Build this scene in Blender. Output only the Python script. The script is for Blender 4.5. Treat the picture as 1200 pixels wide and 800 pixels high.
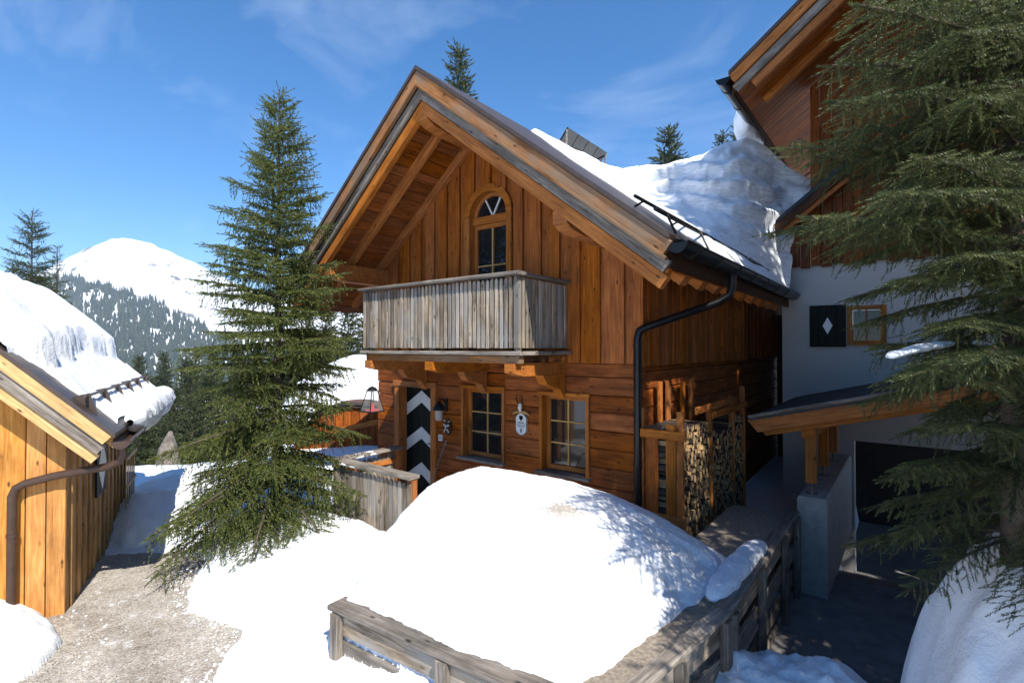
import bpy, math, random
import numpy as np
from mathutils import Vector, Matrix

for o in list(bpy.data.objects): bpy.data.objects.remove(o)
S = bpy.context.scene
COL = S.collection
R = math.radians
random.seed(7)

# ------------------------------------------------------------------ camera
FPX = 600.0                       # focal length in pixels of the 1200 px wide photograph
YAW = math.atan2(467, 600)        # house depth axis lies this far right of the view axis
CS, SN = math.cos(YAW), math.sin(YAW)
CAM = Vector((2.787, -6.367, 2.75))
HOR = 407.0
cam_d = bpy.data.cameras.new('camera'); cam = bpy.data.objects.new('camera', cam_d)
COL.objects.link(cam); S.camera = cam
cam_d.lens = 18.0; cam_d.sensor_width = 36.0; cam_d.clip_start = 0.05; cam_d.clip_end = 20000
cam.location = CAM
cam.rotation_euler = (R(90) + math.atan2(HOR - 400, FPX), 0, YAW)

# ------------------------------------------------------------------ sky and sun
TH, EL = R(25), R(49)             # sun: behind the camera, to its right
sx = math.sin(TH) * CS + math.cos(TH) * SN
sy = math.sin(TH) * SN - math.cos(TH) * CS
SUN = Vector((sx * math.cos(EL), sy * math.cos(EL), math.sin(EL)))
W = bpy.data.worlds.new('World'); S.world = W; W.use_nodes = True
nt = W.node_tree; nt.nodes.clear()
n_out = nt.nodes.new('ShaderNodeOutputWorld'); n_bg = nt.nodes.new('ShaderNodeBackground')
n_sky = nt.nodes.new('ShaderNodeTexSky'); n_sky.sky_type = 'NISHITA'; n_sky.sun_disc = False
n_sky.sun_elevation = EL; n_sky.sun_rotation = math.atan2(sx, sy)
n_sky.altitude = 1600; n_sky.air_density = 1.0; n_sky.dust_density = 0.2; n_sky.ozone_density = 3.0
n_tc = nt.nodes.new('ShaderNodeTexCoord')
n_mp = nt.nodes.new('ShaderNodeMapping'); n_mp.inputs['Scale'].default_value = (1.1, 2.6, 3.4); n_mp.inputs['Rotation'].default_value = (0.3, 0.5, 0.9)
n_no = nt.nodes.new('ShaderNodeTexNoise'); n_no.inputs['Scale'].default_value = 1.9; n_no.inputs['Detail'].default_value = 9; n_no.inputs['Roughness'].default_value = 0.6; n_no.inputs['Distortion'].default_value = 0.5
n_cr = nt.nodes.new('ShaderNodeValToRGB'); n_cr.color_ramp.elements[0].position = 0.52; n_cr.color_ramp.elements[1].position = 0.86
n_mix = nt.nodes.new('ShaderNodeMixRGB'); n_mix.inputs['Color2'].default_value = (7.0, 7.6, 8.4, 1)
n_mul = nt.nodes.new('ShaderNodeMath'); n_mul.operation = 'MULTIPLY'; n_mul.inputs[1].default_value = 0.2
n_hs = nt.nodes.new('ShaderNodeHueSaturation'); n_hs.inputs['Saturation'].default_value = 1.32
nt.links.new(n_tc.outputs['Generated'], n_mp.inputs[0]); nt.links.new(n_mp.outputs[0], n_no.inputs['Vector'])
nt.links.new(n_no.outputs[0], n_cr.inputs[0]); nt.links.new(n_cr.outputs[0], n_mul.inputs[0])
nt.links.new(n_mul.outputs[0], n_mix.inputs[0]); nt.links.new(n_sky.outputs[0], n_hs.inputs['Color']); nt.links.new(n_hs.outputs[0], n_mix.inputs['Color1'])
nt.links.new(n_mix.outputs[0], n_bg.inputs['Color']); nt.links.new(n_bg.outputs[0], n_out.inputs['Surface'])
n_bg.inputs['Strength'].default_value = 0.135
sl = bpy.data.lights.new('sun', 'SUN'); sl.energy = 5.0; sl.angle = R(0.5); sl.color = (1.0, 0.95, 0.87)
sun = bpy.data.objects.new('sun', sl); COL.objects.link(sun)
sun.rotation_euler = SUN.to_track_quat('Z', 'Y').to_euler(); sun.location = (10, -10, 20)
S.view_settings.view_transform = 'Standard'; S.view_settings.look = 'None'
S.view_settings.exposure = 0.7; S.view_settings.gamma = 1.0; S.view_settings.use_curve_mapping = False
S.render.engine = 'CYCLES'

# ------------------------------------------------------------------ helpers
def c2w(r, f, z=0.0):             # metres right of / ahead of the camera -> world
    return Vector((CAM.x + r * CS - f * SN, CAM.y + r * SN + f * CS, z))
def w2c(x, y):
    dx, dy = x - CAM.x, y - CAM.y
    return dx * CS + dy * SN, -dx * SN + dy * CS
def pixf(px, f, py):              # pixel + known distance ahead
    return c2w((px - 600) / FPX * f, f, CAM.z + (HOR - py) / FPX * f)

def _hash(ix, iy, seed):
    n = (ix.astype(np.int64) * 374761393 + iy.astype(np.int64) * 668265263 + seed * 974711) & 0x7fffffff
    n = ((n ^ (n >> 13)) * 1274126177) & 0x7fffffff
    return ((n ^ (n >> 16)) & 0xffff) / 65535.0
def vnoise(x, y, seed=0):
    x = np.asarray(x, float); y = np.asarray(y, float)
    ix, iy = np.floor(x), np.floor(y); fx, fy = x - ix, y - iy
    fx = fx * fx * (3 - 2 * fx); fy = fy * fy * (3 - 2 * fy)
    a = _hash(ix, iy, seed); b = _hash(ix + 1, iy, seed); c = _hash(ix, iy + 1, seed); d = _hash(ix + 1, iy + 1, seed)
    return (a + (b - a) * fx) * (1 - fy) + (c + (d - c) * fx) * fy
def fbm(x, y, octv=4, seed=0, gain=0.5):
    v = 0; a = 1; t = 0
    for i in range(octv):
        v = v + a * (vnoise(x * 2 ** i, y * 2 ** i, seed + i * 17) - 0.5); t += a; a *= gain
    return v / t * 2
def sstep(a, b, x):
    t = np.clip((x - a) / (b - a), 0, 1); return t * t * (3 - 2 * t)

def link(name, me, mat=None, parent=None):
    o = bpy.data.objects.new(name, me); COL.objects.link(o)
    if mat is not None and len(me.materials) == 0: me.materials.append(mat)
    if parent is not None: o.parent = parent
    return o
def tag(o, label=None, cat=None, group=None, kind=None):
    if label: o['label'] = label
    if cat: o['category'] = cat
    if group: o['group'] = group
    if kind: o['kind'] = kind
    return o
def thing(name, label, cat, loc=(0, 0, 0), rz=0.0, group=None):
    o = bpy.data.objects.new(name, None); COL.objects.link(o)
    o.location = loc; o.rotation_euler = (0, 0, rz); o.empty_display_size = 0.3
    return tag(o, label, cat, group)

class MB:
    """collects shapes into one mesh"""
    def __init__(s): s.v = []; s.f = []; s.sm = []
    def add(s, vs, fs, smooth=False):
        b = len(s.v); s.v += [tuple(p) for p in vs]
        for f in fs: s.f.append([b + i for i in f]); s.sm.append(smooth)
        return s
    def box(s, x0, x1, y0, y1, z0, z1):
        return s.add([(x0,y0,z0),(x1,y0,z0),(x1,y1,z0),(x0,y1,z0),(x0,y0,z1),(x1,y0,z1),(x1,y1,z1),(x0,y1,z1)],
                     [(3,2,1,0),(4,5,6,7),(0,1,5,4),(1,2,6,5),(2,3,7,6),(3,0,4,7)])
    def tube(s, pts, rad, n=10, smooth=True, half=False, caps=True):
        pts = [Vector(p) for p in pts]; k = len(pts)
        if not hasattr(rad, '__len__'): rad = [rad] * k
        ref = Vector((0, 0, 1)); rings = []
        prev = None
        for i, p in enumerate(pts):
            t = (pts[min(i + 1, k - 1)] - pts[max(i - 1, 0)]).normalized()
            if prev is None:
                a = t.cross(ref)
                if a.length < 1e-3: a = t.cross(Vector((1, 0, 0)))
            else: a = prev - t * prev.dot(t)
            a.normalize(); prev = a; b = t.cross(a)
            rings.append([p + (a * math.cos(2 * math.pi * j / n) + b * math.sin(2 * math.pi * j / n)) * rad[i] for j in range(n)])
        vs = [q for r_ in rings for q in r_]
        fs = [(i * n + j, i * n + (j + 1) % n, (i + 1) * n + (j + 1) % n, (i + 1) * n + j) for i in range(k - 1) for j in range(n)]
        s.add(vs, fs, smooth)
        if caps:
            s.add(rings[0], [tuple(range(n))[::-1]]); s.add(rings[-1], [tuple(range(n))])
        return s
    def prism(s, poly, axis, a, b):
        """poly: 2D outline; axis 'x','y','z' extruded from a to b"""
        n = len(poly)
        def mk(p, h):
            return (h, p[0], p[1]) if axis == 'x' else ((p[0], h, p[1]) if axis == 'y' else (p[0], p[1], h))
        vs = [mk(p, a) for p in poly] + [mk(p, b) for p in poly]
        fs = [tuple(range(n))[::-1], tuple(range(n, 2 * n))] + [(i, (i + 1) % n, n + (i + 1) % n, n + i) for i in range(n)]
        return s.add(vs, fs)
    def build(s, name, mat, parent=None, recalc=True):
        me = bpy.data.meshes.new(name); me.from_pydata(s.v, [], s.f)
        me.polygons.foreach_set('use_smooth', s.sm)
        if recalc:
            import bmesh
            bm = bmesh.new(); bm.from_mesh(me); bmesh.ops.recalc_face_normals(bm, faces=bm.faces); bm.to_mesh(me); bm.free()
        me.update(); return link(name, me, mat, parent)

_pl = {}
def plank(name, a, b, wdir, w, t, mat, parent=None, ch=0.006, k0=0.0, k1=0.0):
    """board from a to b, width w along wdir, thickness t; grain follows its local X; k0/k1 skew the end cuts"""
    a, b = Vector(a), Vector(b); L = (b - a).length
    x = (b - a).normalized(); wd = Vector(wdir); y = (wd - x * wd.dot(x)).normalized(); z = x.cross(y)
    key = (round(L, 3), round(w, 3), round(t, 3), ch, round(k0, 2), round(k1, 2), mat.name)
    me = _pl.get(key)
    if me is None:
        c = min(ch, w * .3, t * .3); hw, ht = w / 2, t / 2
        sec = [(-hw + c, -ht), (hw - c, -ht), (hw, -ht + c), (hw, ht - c), (hw - c, ht), (-hw + c, ht), (-hw, ht - c), (-hw, -ht + c)]
        vs = [(k0 * p, p, q) for p, q in sec] + [(L + k1 * p, p, q) for p, q in sec]
        fs = [tuple(range(8))[::-1], tuple(range(8, 16))] + [(i, (i + 1) % 8, 8 + (i + 1) % 8, 8 + i) for i in range(8)]
        me = bpy.data.meshes.new(name); me.from_pydata(vs, [], fs); me.update(); me.materials.append(mat); _pl[key] = me
    o = link(name, me, None, parent)
    m = Matrix((x, y, z)).transposed().to_4x4(); m.translation = a
    o.matrix_local = m
    return o

def np_mesh(name, V, F, mat, parent=None, smooth=True, attr=None):
    V = np.ascontiguousarray(V, np.float32); F = np.ascontiguousarray(F, np.int32)
    me = bpy.data.meshes.new(name); n, k = F.shape
    me.vertices.add(len(V)); me.vertices.foreach_set('co', V.ravel())
    me.loops.add(n * k); me.loops.foreach_set('vertex_index', F.ravel())
    me.polygons.add(n); me.polygons.foreach_set('loop_start', np.arange(0, n * k, k, dtype=np.int32))
    me.polygons.foreach_set('use_smooth', np.full(n, smooth))
    if attr is not None:
        at = me.attributes.new('rnd', 'FLOAT', 'POINT'); at.data.foreach_set('value', np.ascontiguousarray(attr, np.float32))
    me.update(calc_edges=True)
    return link(name, me, mat, parent)
def grid_mesh(name, X, Y, Z, mat, keep=None, parent=None):
    ny, nx = X.shape
    V = np.stack([X, Y, Z], -1).reshape(-1, 3)
    i = np.arange(ny * nx).reshape(ny, nx)
    q = np.stack([i[:-1, :-1], i[:-1, 1:], i[1:, 1:], i[1:, :-1]], -1)
    if keep is not None:
        kk = keep[:-1, :-1] | keep[:-1, 1:] | keep[1:, 1:] | keep[1:, :-1]; q = q[kk]
    else: q = q.reshape(-1, 4)
    e1 = V[q[0][1]] - V[q[0][0]]; e2 = V[q[0][3]] - V[q[0][0]]
    if np.cross(e1, e2)[2] < 0: q = q[:, ::-1]
    used = np.unique(q); mp = np.full(len(V), -1); mp[used] = np.arange(len(used))
    return np_mesh(name, V[used], mp[q], mat, parent)

# ------------------------------------------------------------------ materials
def mat_new(name):
    m = bpy.data.materials.new(name); m.use_nodes = True; t = m.node_tree
    b = t.nodes['Principled BSDF']; return m, t, b
def N(t, typ, **kw):
    n = t.nodes.new(typ)
    for k, v in kw.items():
        if k in n.inputs.keys() if hasattr(n.inputs, 'keys') else False: n.inputs[k].default_value = v
        else: setattr(n, k, v)
    return n
def ramp(t, stops):
    n = t.nodes.new('ShaderNodeValToRGB'); e = n.color_ramp.elements
    while len(e) < len(stops): e.new(0.5)
    for i, (p, c) in enumerate(stops):
        e[i].position = p; e[i].color = (c[0], c[1], c[2], 1) if hasattr(c, '__len__') else (c, c, c, 1)
    return n
def wood(name, dark, mid, light, rough=0.62, var=0.45, knots=0.8, stain=0.35, grainy=0.35, grey=None):
    m, t, b = mat_new(name); L = t.links.new
    tc = N(t, 'ShaderNodeTexCoord'); oi = N(t, 'ShaderNodeObjectInfo')
    off = N(t, 'ShaderNodeVectorMath', operation='SCALE'); off.inputs[0].default_value = (37.0, 91.0, 53.0); L(oi.outputs['Random'], off.inputs['Scale'])
    ad = N(t, 'ShaderNodeVectorMath', operation='ADD'); L(tc.outputs['Object'], ad.inputs[0]); L(off.outputs[0], ad.inputs[1])
    mp = N(t, 'ShaderNodeMapping'); mp.inputs['Scale'].default_value = (0.9, 16, 16); L(ad.outputs[0], mp.inputs[0])
    n1 = N(t, 'ShaderNodeTexNoise', Scale=2.0, Detail=8.0, Roughness=0.62, Distortion=0.9); L(mp.outputs[0], n1.inputs['Vector'])
    r1 = ramp(t, [(0.28, dark), (0.5, mid), (0.74, light)]); L(n1.outputs[0], r1.inputs[0])
    # stains
    mp2 = N(t, 'ShaderNodeMapping'); mp2.inputs['Scale'].default_value = (1.6, 4, 4); L(ad.outputs[0], mp2.inputs[0])
    n2 = N(t, 'ShaderNodeTexNoise', Scale=1.3, Detail=5.0, Roughness=0.6); L(mp2.outputs[0], n2.inputs['Vector'])
    r2 = ramp(t, [(0.3, 1 - stain), (0.62, 1.08)]); L(n2.outputs[0], r2.inputs[0])
    mx = N(t, 'ShaderNodeMixRGB', blend_type='MULTIPLY'); mx.inputs[0].default_value = 1; L(r1.outputs[0], mx.inputs[1]); L(r2.outputs[0], mx.inputs[2])
    last = mx
    if grey is not None:
        n3 = N(t, 'ShaderNodeTexNoise', Scale=0.8, Detail=4.0); L(mp2.outputs[0], n3.inputs['Vector'])
        r3 = ramp(t, [(0.42, 0), (0.6, 0.85)]); L(n3.outputs[0], r3.inputs[0])
        mg = N(t, 'ShaderNodeMixRGB'); L(r3.outputs[0], mg.inputs[0]); L(last.outputs[0], mg.inputs[1]); mg.inputs[2].default_value = (*grey, 1); last = mg
    # knots
    mp3 = N(t, 'ShaderNodeMapping'); mp3.inputs['Scale'].default_value = (3.6, 9.0, 9.0); L(ad.outputs[0], mp3.inputs[0])
    vo = N(t, 'ShaderNodeTexVoronoi', Scale=1.0); L(mp3.outputs[0], vo.inputs['Vector'])
    r4 = ramp(t, [(0.06, 1 - knots), (0.15, 1.0)]); L(vo.outputs['Distance'], r4.inputs[0])
    mk = N(t, 'ShaderNodeMixRGB', blend_type='MULTIPLY'); mk.inputs[0].default_value = 1; L(last.outputs[0], mk.inputs[1]); L(r4.outputs[0], mk.inputs[2])
    hs = N(t, 'ShaderNodeHueSaturation'); L(mk.outputs[0], hs.inputs['Color'])
    mr = N(t, 'ShaderNodeMapRange'); mr.inputs['To Min'].default_value = 1 - var; mr.inputs['To Max'].default_value = 1 + var; L(oi.outputs['Random'], mr.inputs[0]); L(mr.outputs[0], hs.inputs['Value'])
    hm = N(t, 'ShaderNodeMath', operation='FRACT'); h2 = N(t, 'ShaderNodeMath', operation='MULTIPLY'); h2.inputs[1].default_value = 7.31; L(oi.outputs['Random'], h2.inputs[0]); L(h2.outputs[0], hm.inputs[0])
    ms = N(t, 'ShaderNodeMapRange'); ms.inputs['To Min'].default_value = 0.95; ms.inputs['To Max'].default_value = 1.04; L(hm.outputs[0], ms.inputs[0]); L(ms.outputs[0], hs.inputs['Saturation'])
    L(hs.outputs[0], b.inputs['Base Color']); b.inputs['Roughness'].default_value = rough; b.inputs['Specular IOR Level'].default_value = 0.15
    bp = N(t, 'ShaderNodeBump'); bp.inputs['Strength'].default_value = grainy; bp.inputs['Distance'].default_value = 0.012; L(n1.outputs[0], bp.inputs['Height']); L(bp.outputs[0], b.inputs['Normal'])
    return m
def plain(name, col, rough=0.5, metal=0.0, nscale=20, nvar=0.25, bump=0.1, spec=0.4):
    m, t, b = mat_new(name); L = t.links.new
    tc = N(t, 'ShaderNodeTexCoord'); n1 = N(t, 'ShaderNodeTexNoise', Scale=float(nscale), Detail=6.0, Roughness=0.65); L(tc.outputs['Object'], n1.inputs['Vector'])
    r1 = ramp(t, [(0.3, [c * (1 - nvar) for c in col]), (0.7, [min(1, c * (1 + nvar)) for c in col])]); L(n1.outputs[0], r1.inputs[0]); L(r1.outputs[0], b.inputs['Base Color'])
    b.inputs['Roughness'].default_value = rough; b.inputs['Metallic'].default_value = metal; b.inputs['Specular IOR Level'].default_value = spec
    if bump:
        bp = N(t, 'ShaderNodeBump'); bp.inputs['Strength'].default_value = bump; bp.inputs['Distance'].default_value = 0.01; L(n1.outputs[0], bp.inputs['Height']); L(bp.outputs[0], b.inputs['Normal'])
    return m
def snow_mat(name, dirt=0.0, spot=None, strata=False, bump=0.5):
    m, t, b = mat_new(name); L = t.links.new
    tc = N(t, 'ShaderNodeTexCoord')
    n1 = N(t, 'ShaderNodeTexNoise', Scale=7.0, Detail=8.0, Roughness=0.6); L(tc.outputs['Object'], n1.inputs['Vector'])
    n2 = N(t, 'ShaderNodeTexNoise', Scale=60.0, Detail=4.0, Roughness=0.6); L(tc.outputs['Object'], n2.inputs['Vector'])
    base = ramp(t, [(0.3, (0.80, 0.83, 0.87)), (0.7, (0.88, 0.90, 0.92))]); L(n1.outputs[0], base.inputs[0])
    last = base
    if dirt:
        # scattered needles and grit round one melted spot
        ds = N(t, 'ShaderNodeVectorMath', operation='DISTANCE'); L(tc.outputs['Object'], ds.inputs[0]); ds.inputs[1].default_value = spot[0]
        rd = ramp(t, [(0.0, 1), (1.0, 0)]); dv_ = N(t, 'ShaderNodeMath', operation='DIVIDE'); L(ds.outputs['Value'], dv_.inputs[0]); dv_.inputs[1].default_value = spot[1]; L(dv_.outputs[0], rd.inputs[0])
        n4 = N(t, 'ShaderNodeTexNoise', Scale=26.0, Detail=5.0, Roughness=0.75); L(tc.outputs['Object'], n4.inputs['Vector'])
        mu = N(t, 'ShaderNodeMath', operation='MULTIPLY'); L(rd.outputs[0], mu.inputs[0]); L(n4.outputs[0], mu.inputs[1])
        r3 = ramp(t, [(0.27, 0), (0.37, dirt)]); L(mu.outputs[0], r3.inputs[0])
        md = N(t, 'ShaderNodeMixRGB'); L(r3.outputs[0], md.inputs[0]); L(last.outputs[0], md.inputs[1]); md.inputs[2].default_value = (0.30, 0.24, 0.17, 1); last = md
    if strata:
        sp = N(t, 'ShaderNodeMapping'); sp.inputs['Scale'].default_value = (0.35, 0.35, 2.6); L(tc.outputs['Object'], sp.inputs[0])
        n5 = N(t, 'ShaderNodeTexNoise', Scale=3.2, Detail=5.0, Roughness=0.55, Distortion=1.2); L(sp.outputs[0], n5.inputs['Vector'])
        r5 = ramp(t, [(0.40, 1.0), (0.47, 0.72), (0.53, 1.0), (0.6, 0.85), (0.68, 1.0)]); L(n5.outputs[0], r5.inputs[0])
        ge = N(t, 'ShaderNodeNewGeometry'); sx_ = N(t, 'ShaderNodeSeparateXYZ'); L(ge.outputs['Normal'], sx_.inputs[0])
        r6 = ramp(t, [(0.55, 1), (0.8, 0)]); L(sx_.outputs['Z'], r6.inputs[0])   # layers of old snow show only where the bank is cut steeply
        md = N(t, 'ShaderNodeMixRGB', blend_type='MULTIPLY'); L(r6.outputs[0], md.inputs[0]); L(last.outputs[0], md.inputs[1]); L(r5.outputs[0], md.inputs[2]); last = md
    L(last.outputs[0], b.inputs['Base Color']); b.inputs['Roughness'].default_value = 0.75; b.inputs['Specular IOR Level'].default_value = 0.2
    ad = N(t, 'ShaderNodeMath', operation='MULTIPLY_ADD'); ad.inputs[1].default_value = 0.18; L(n2.outputs[0], ad.inputs[0]); L(n1.outputs[0], ad.inputs[2])
    bp = N(t, 'ShaderNodeBump'); bp.inputs['Strength'].default_value = bump; bp.inputs['Distance'].default_value = 0.06; L(ad.outputs[0], bp.inputs['Height']); L(bp.outputs[0], b.inputs['Normal'])
    return m
def needle_mat(name, c0, c1, trans=0.3):
    m, t, b = mat_new(name); L = t.links.new
    at = N(t, 'ShaderNodeAttribute', attribute_name='rnd')
    r = ramp(t, [(0.0, c0), (1.0, c1)]); L(at.outputs['Fac'], r.inputs[0])
    L(r.outputs[0], b.inputs['Base Color']); b.inputs['Roughness'].default_value = 0.5; b.inputs['Specular IOR Level'].default_value = 0.3
    tr = N(t, 'ShaderNodeBsdfTranslucent'); L(r.outputs[0], tr.inputs[0])
    mx = N(t, 'ShaderNodeMixShader'); mx.inputs[0].default_value = trans
    L(b.outputs[0], mx.inputs[1]); L(tr.outputs[0], mx.inputs[2]); L(mx.outputs[0], t.nodes['Material Output'].inputs['Surface'])
    return m
def gravel_mat(name):
    m, t, b = mat_new(name); L = t.links.new
    tc = N(t, 'ShaderNodeTexCoord')
    v = N(t, 'ShaderNodeTexVoronoi', Scale=70.0); L(tc.outputs['Object'], v.inputs['Vector'])
    bw = N(t, 'ShaderNodeRGBToBW'); L(v.outputs['Color'], bw.inputs[0])
    r = ramp(t, [(0.1, (0.25, 0.22, 0.19)), (0.5, (0.42, 0.385, 0.335)), (0.9, (0.60, 0.56, 0.50))]); L(bw.outputs[0], r.inputs[0])
    n = N(t, 'ShaderNodeTexNoise', Scale=1.6, Detail=6.0, Roughness=0.65); L(tc.outputs['Object'], n.inputs['Vector'])
    r2 = ramp(t, [(0.32, (0.55, 0.50, 0.45)), (0.5, (0.9, 0.88, 0.85)), (0.65, (1.12, 1.12, 1.12))]); L(n.outputs[0], r2.inputs[0])
    mx = N(t, 'ShaderNodeMixRGB', blend_type='MULTIPLY'); mx.inputs[0].default_value = 1; L(r.outputs[0], mx.inputs[1]); L(r2.outputs[0], mx.inputs[2])
    n2 = N(t, 'ShaderNodeTexNoise', Scale=5.0, Detail=8.0, Roughness=0.7); L(tc.outputs['Object'], n2.inputs['Vector'])
    r3 = ramp(t, [(0.56, 0), (0.66, 0.75)]); L(n2.outputs[0], r3.inputs[0])
    ms = N(t, 'ShaderNodeMixRGB'); L(r3.outputs[0], ms.inputs[0]); L(mx.outputs[0], ms.inputs[1]); ms.inputs[2].default_value = (0.68, 0.68, 0.68, 1)
    L(ms.outputs[0], b.inputs['Base Color']); b.inputs['Roughness'].default_value = 0.8
    bp = N(t, 'ShaderNodeBump'); bp.inputs['Strength'].default_value = 0.9; bp.inputs['Distance'].default_value = 0.012; L(v.outputs['Distance'], bp.inputs['Height']); L(bp.outputs[0], b.inputs['Normal'])
    return m
def glass_mat(name):
    m, t, b = mat_new(name)
    b.inputs['Base Color'].default_value = (0.012, 0.013, 0.015, 1); b.inputs['Roughness'].default_value = 0.04; b.inputs['Specular IOR Level'].default_value = 0.6
    return m
M = {}
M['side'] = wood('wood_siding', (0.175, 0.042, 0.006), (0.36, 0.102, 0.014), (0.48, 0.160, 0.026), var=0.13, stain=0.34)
M['log'] = wood('wood_log_boards', (0.12, 0.027, 0.005), (0.30, 0.078, 0.011), (0.44, 0.132, 0.022), var=0.18, stain=0.5)
M['soffit'] = wood('wood_soffit', (0.13, 0.033, 0.006), (0.28, 0.080, 0.012), (0.38, 0.12, 0.020), var=0.2)
M['beam'] = wood('wood_beam', (0.20, 0.058, 0.011), (0.39, 0.130, 0.025), (0.51, 0.195, 0.045), var=0.12)
M['verge'] = wood('wood_verge', (0.16, 0.060, 0.020), (0.33, 0.140, 0.045), (0.45, 0.22, 0.08), var=0.10, stain=0.55, grey=(0.21, 0.145, 0.095))
M['grey'] = wood('wood_weathered_grey', (0.10, 0.085, 0.07), (0.24, 0.205, 0.17), (0.40, 0.36, 0.31), var=0.25, stain=0.55, grainy=0.7)
M['picket'] = wood('wood_picket', (0.11, 0.08, 0.055), (0.33, 0.26, 0.185), (0.56, 0.47, 0.35), var=0.42, stain=0.65, grainy=0.7, grey=(0.27, 0.255, 0.235))
M['gable_shade'] = wood('wood_gable_shade', (0.07, 0.018, 0.005), (0.18, 0.05, 0.010), (0.27, 0.085, 0.02), var=0.2)  # darker siding wood; the gable's shade is put into its colour
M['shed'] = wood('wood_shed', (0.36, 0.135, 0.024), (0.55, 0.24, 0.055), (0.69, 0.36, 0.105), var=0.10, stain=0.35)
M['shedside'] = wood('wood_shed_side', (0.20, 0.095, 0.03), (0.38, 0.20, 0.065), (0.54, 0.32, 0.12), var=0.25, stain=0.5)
M['shedverge'] = wood('wood_shed_verge', (0.38, 0.20, 0.06), (0.58, 0.35, 0.13), (0.72, 0.50, 0.23), var=0.10)
M['dark'] = wood('wood_dark', (0.030, 0.012, 0.005), (0.07, 0.028, 0.010), (0.12, 0.05, 0.018), var=0.3)
M['fire'] = wood('wood_firewood', (0.22, 0.13, 0.06), (0.42, 0.28, 0.14), (0.58, 0.42, 0.24), var=0.2)
M['metal'] = plain('roof_metal_brown', (0.085, 0.062, 0.05), 0.45, 0.3, 6, 0.2)
M['gutter'] = plain('gutter_dark', (0.016, 0.015, 0.015), 0.28, 0.6, 9, 0.25, spec=0.6)
M['pipe'] = plain('downpipe_brown', (0.075, 0.045, 0.032), 0.4, 0.3, 9, 0.2)
M['black'] = plain('black_iron', (0.013, 0.013, 0.014), 0.5, 0.4)
M['stucco'] = plain('white_stucco', (0.46, 0.44, 0.42), 0.9, 0, 45, 0.08, 0.5)
M['concrete'] = plain('concrete', (0.36, 0.345, 0.32), 0.85, 0, 7, 0.22, 0.3)
M['asphalt'] = plain('driveway_concrete', (0.16, 0.15, 0.145), 0.85, 0, 5, 0.3, 0.4)
M['felt'] = plain('roof_felt', (0.05, 0.045, 0.045), 0.7, 0, 14, 0.3, 0.3)
M['green'] = plain('dark_green_paint', (0.006, 0.010, 0.008), 0.6, 0, 12, 0.25, 0.1, 0.15)
M['white'] = plain('white_paint', (0.74, 0.74, 0.73), 0.55, 0, 12, 0.06)
M['redp'] = plain('red_plastic', (0.55, 0.03, 0.02), 0.4, 0, 8, 0.1)
M['interior'] = plain('interior_dark', (0.03, 0.026, 0.023), 0.9, 0, 3, 0.3)
M['glass'] = glass_mat('window_glass')
M['snow'] = snow_mat('snow', 0.0)
M['snowd'] = snow_mat('snow_dirty', 0.8, (c2w(.47, 4.75, 1.33), .55))
M['snows'] = snow_mat('snow_layered', 0.0, None, True, 0.35)
M['gravel'] = gravel_mat('gravel_path')
M['grit'] = plain('stone_grit', (0.36, 0.32, 0.27), 0.85, 0, 9, 0.5, 0.2)
M['soil'] = plain('bare_soil', (0.24, 0.20, 0.155), 0.95, 0, 30, 0.5, 0.9)
M['barkd'] = plain('firewood_bark', (0.06, 0.042, 0.03), 0.9, 0, 22, 0.4, 0.6)
M['bark'] = plain('bark', (0.10, 0.075, 0.055), 0.9, 0, 18, 0.4, 0.8)
M['needle'] = needle_mat('spruce_needles', (0.032, 0.055, 0.016), (0.17, 0.185, 0.042))
M['needle_r'] = needle_mat('spruce_needles_blue', (0.028, 0.045, 0.020), (0.14, 0.155, 0.050))
M['needle_far'] = needle_mat('spruce_needles_far', (0.025, 0.038, 0.018), (0.085, 0.095, 0.03), 0.2)

# ================================================================== CHALET (front wall on Y=0, right corner at X=0, floor Z=0)
RX, RZ, MS = -2.75, 6.77, 0.787           # ridge X, ridge top Z, slope
EAVE_R, EAVE_L, YF, YB = 0.93, -6.43, -1.48, 10.0
def zr(x): return RZ - MS * abs(x - RX)
ch = thing('chalet', 'brown timber chalet with carved balcony, striped door and snow on its roof', 'house')
XL = -5.5
rnd = random.Random(3)

# core walls behind the boards
mb = MB(); mb.box(XL + .05, -0.12, 00.26, 9.6, -0.6, 2.9)
mb.prism([(XL + .05, 2.9), (-.12, 2.9), (-.12, zr(-.12) - .5), (RX, RZ - .5), (XL + .05, zr(XL + .05) - .5)], 'y', 00.26, 9.6)
mb.build('inner_wall', M['interior'], ch)

# --- openings on the front wall
DOOR = (-4.96, -3.84, 0.0, 2.13)
W1 = (-3.23, -2.29, 0.88, 2.12)
W2 = (-1.62, -0.77, 0.88, 2.10)
AD = (-3.10, -2.14, 2.53, 5.38)           # arched balcony door; arch springs at Z=4.93
ops = [DOOR, W1, W2]
front = bpy.data.objects.new('front_wall', None); COL.objects.link(front); front.parent = ch
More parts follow.
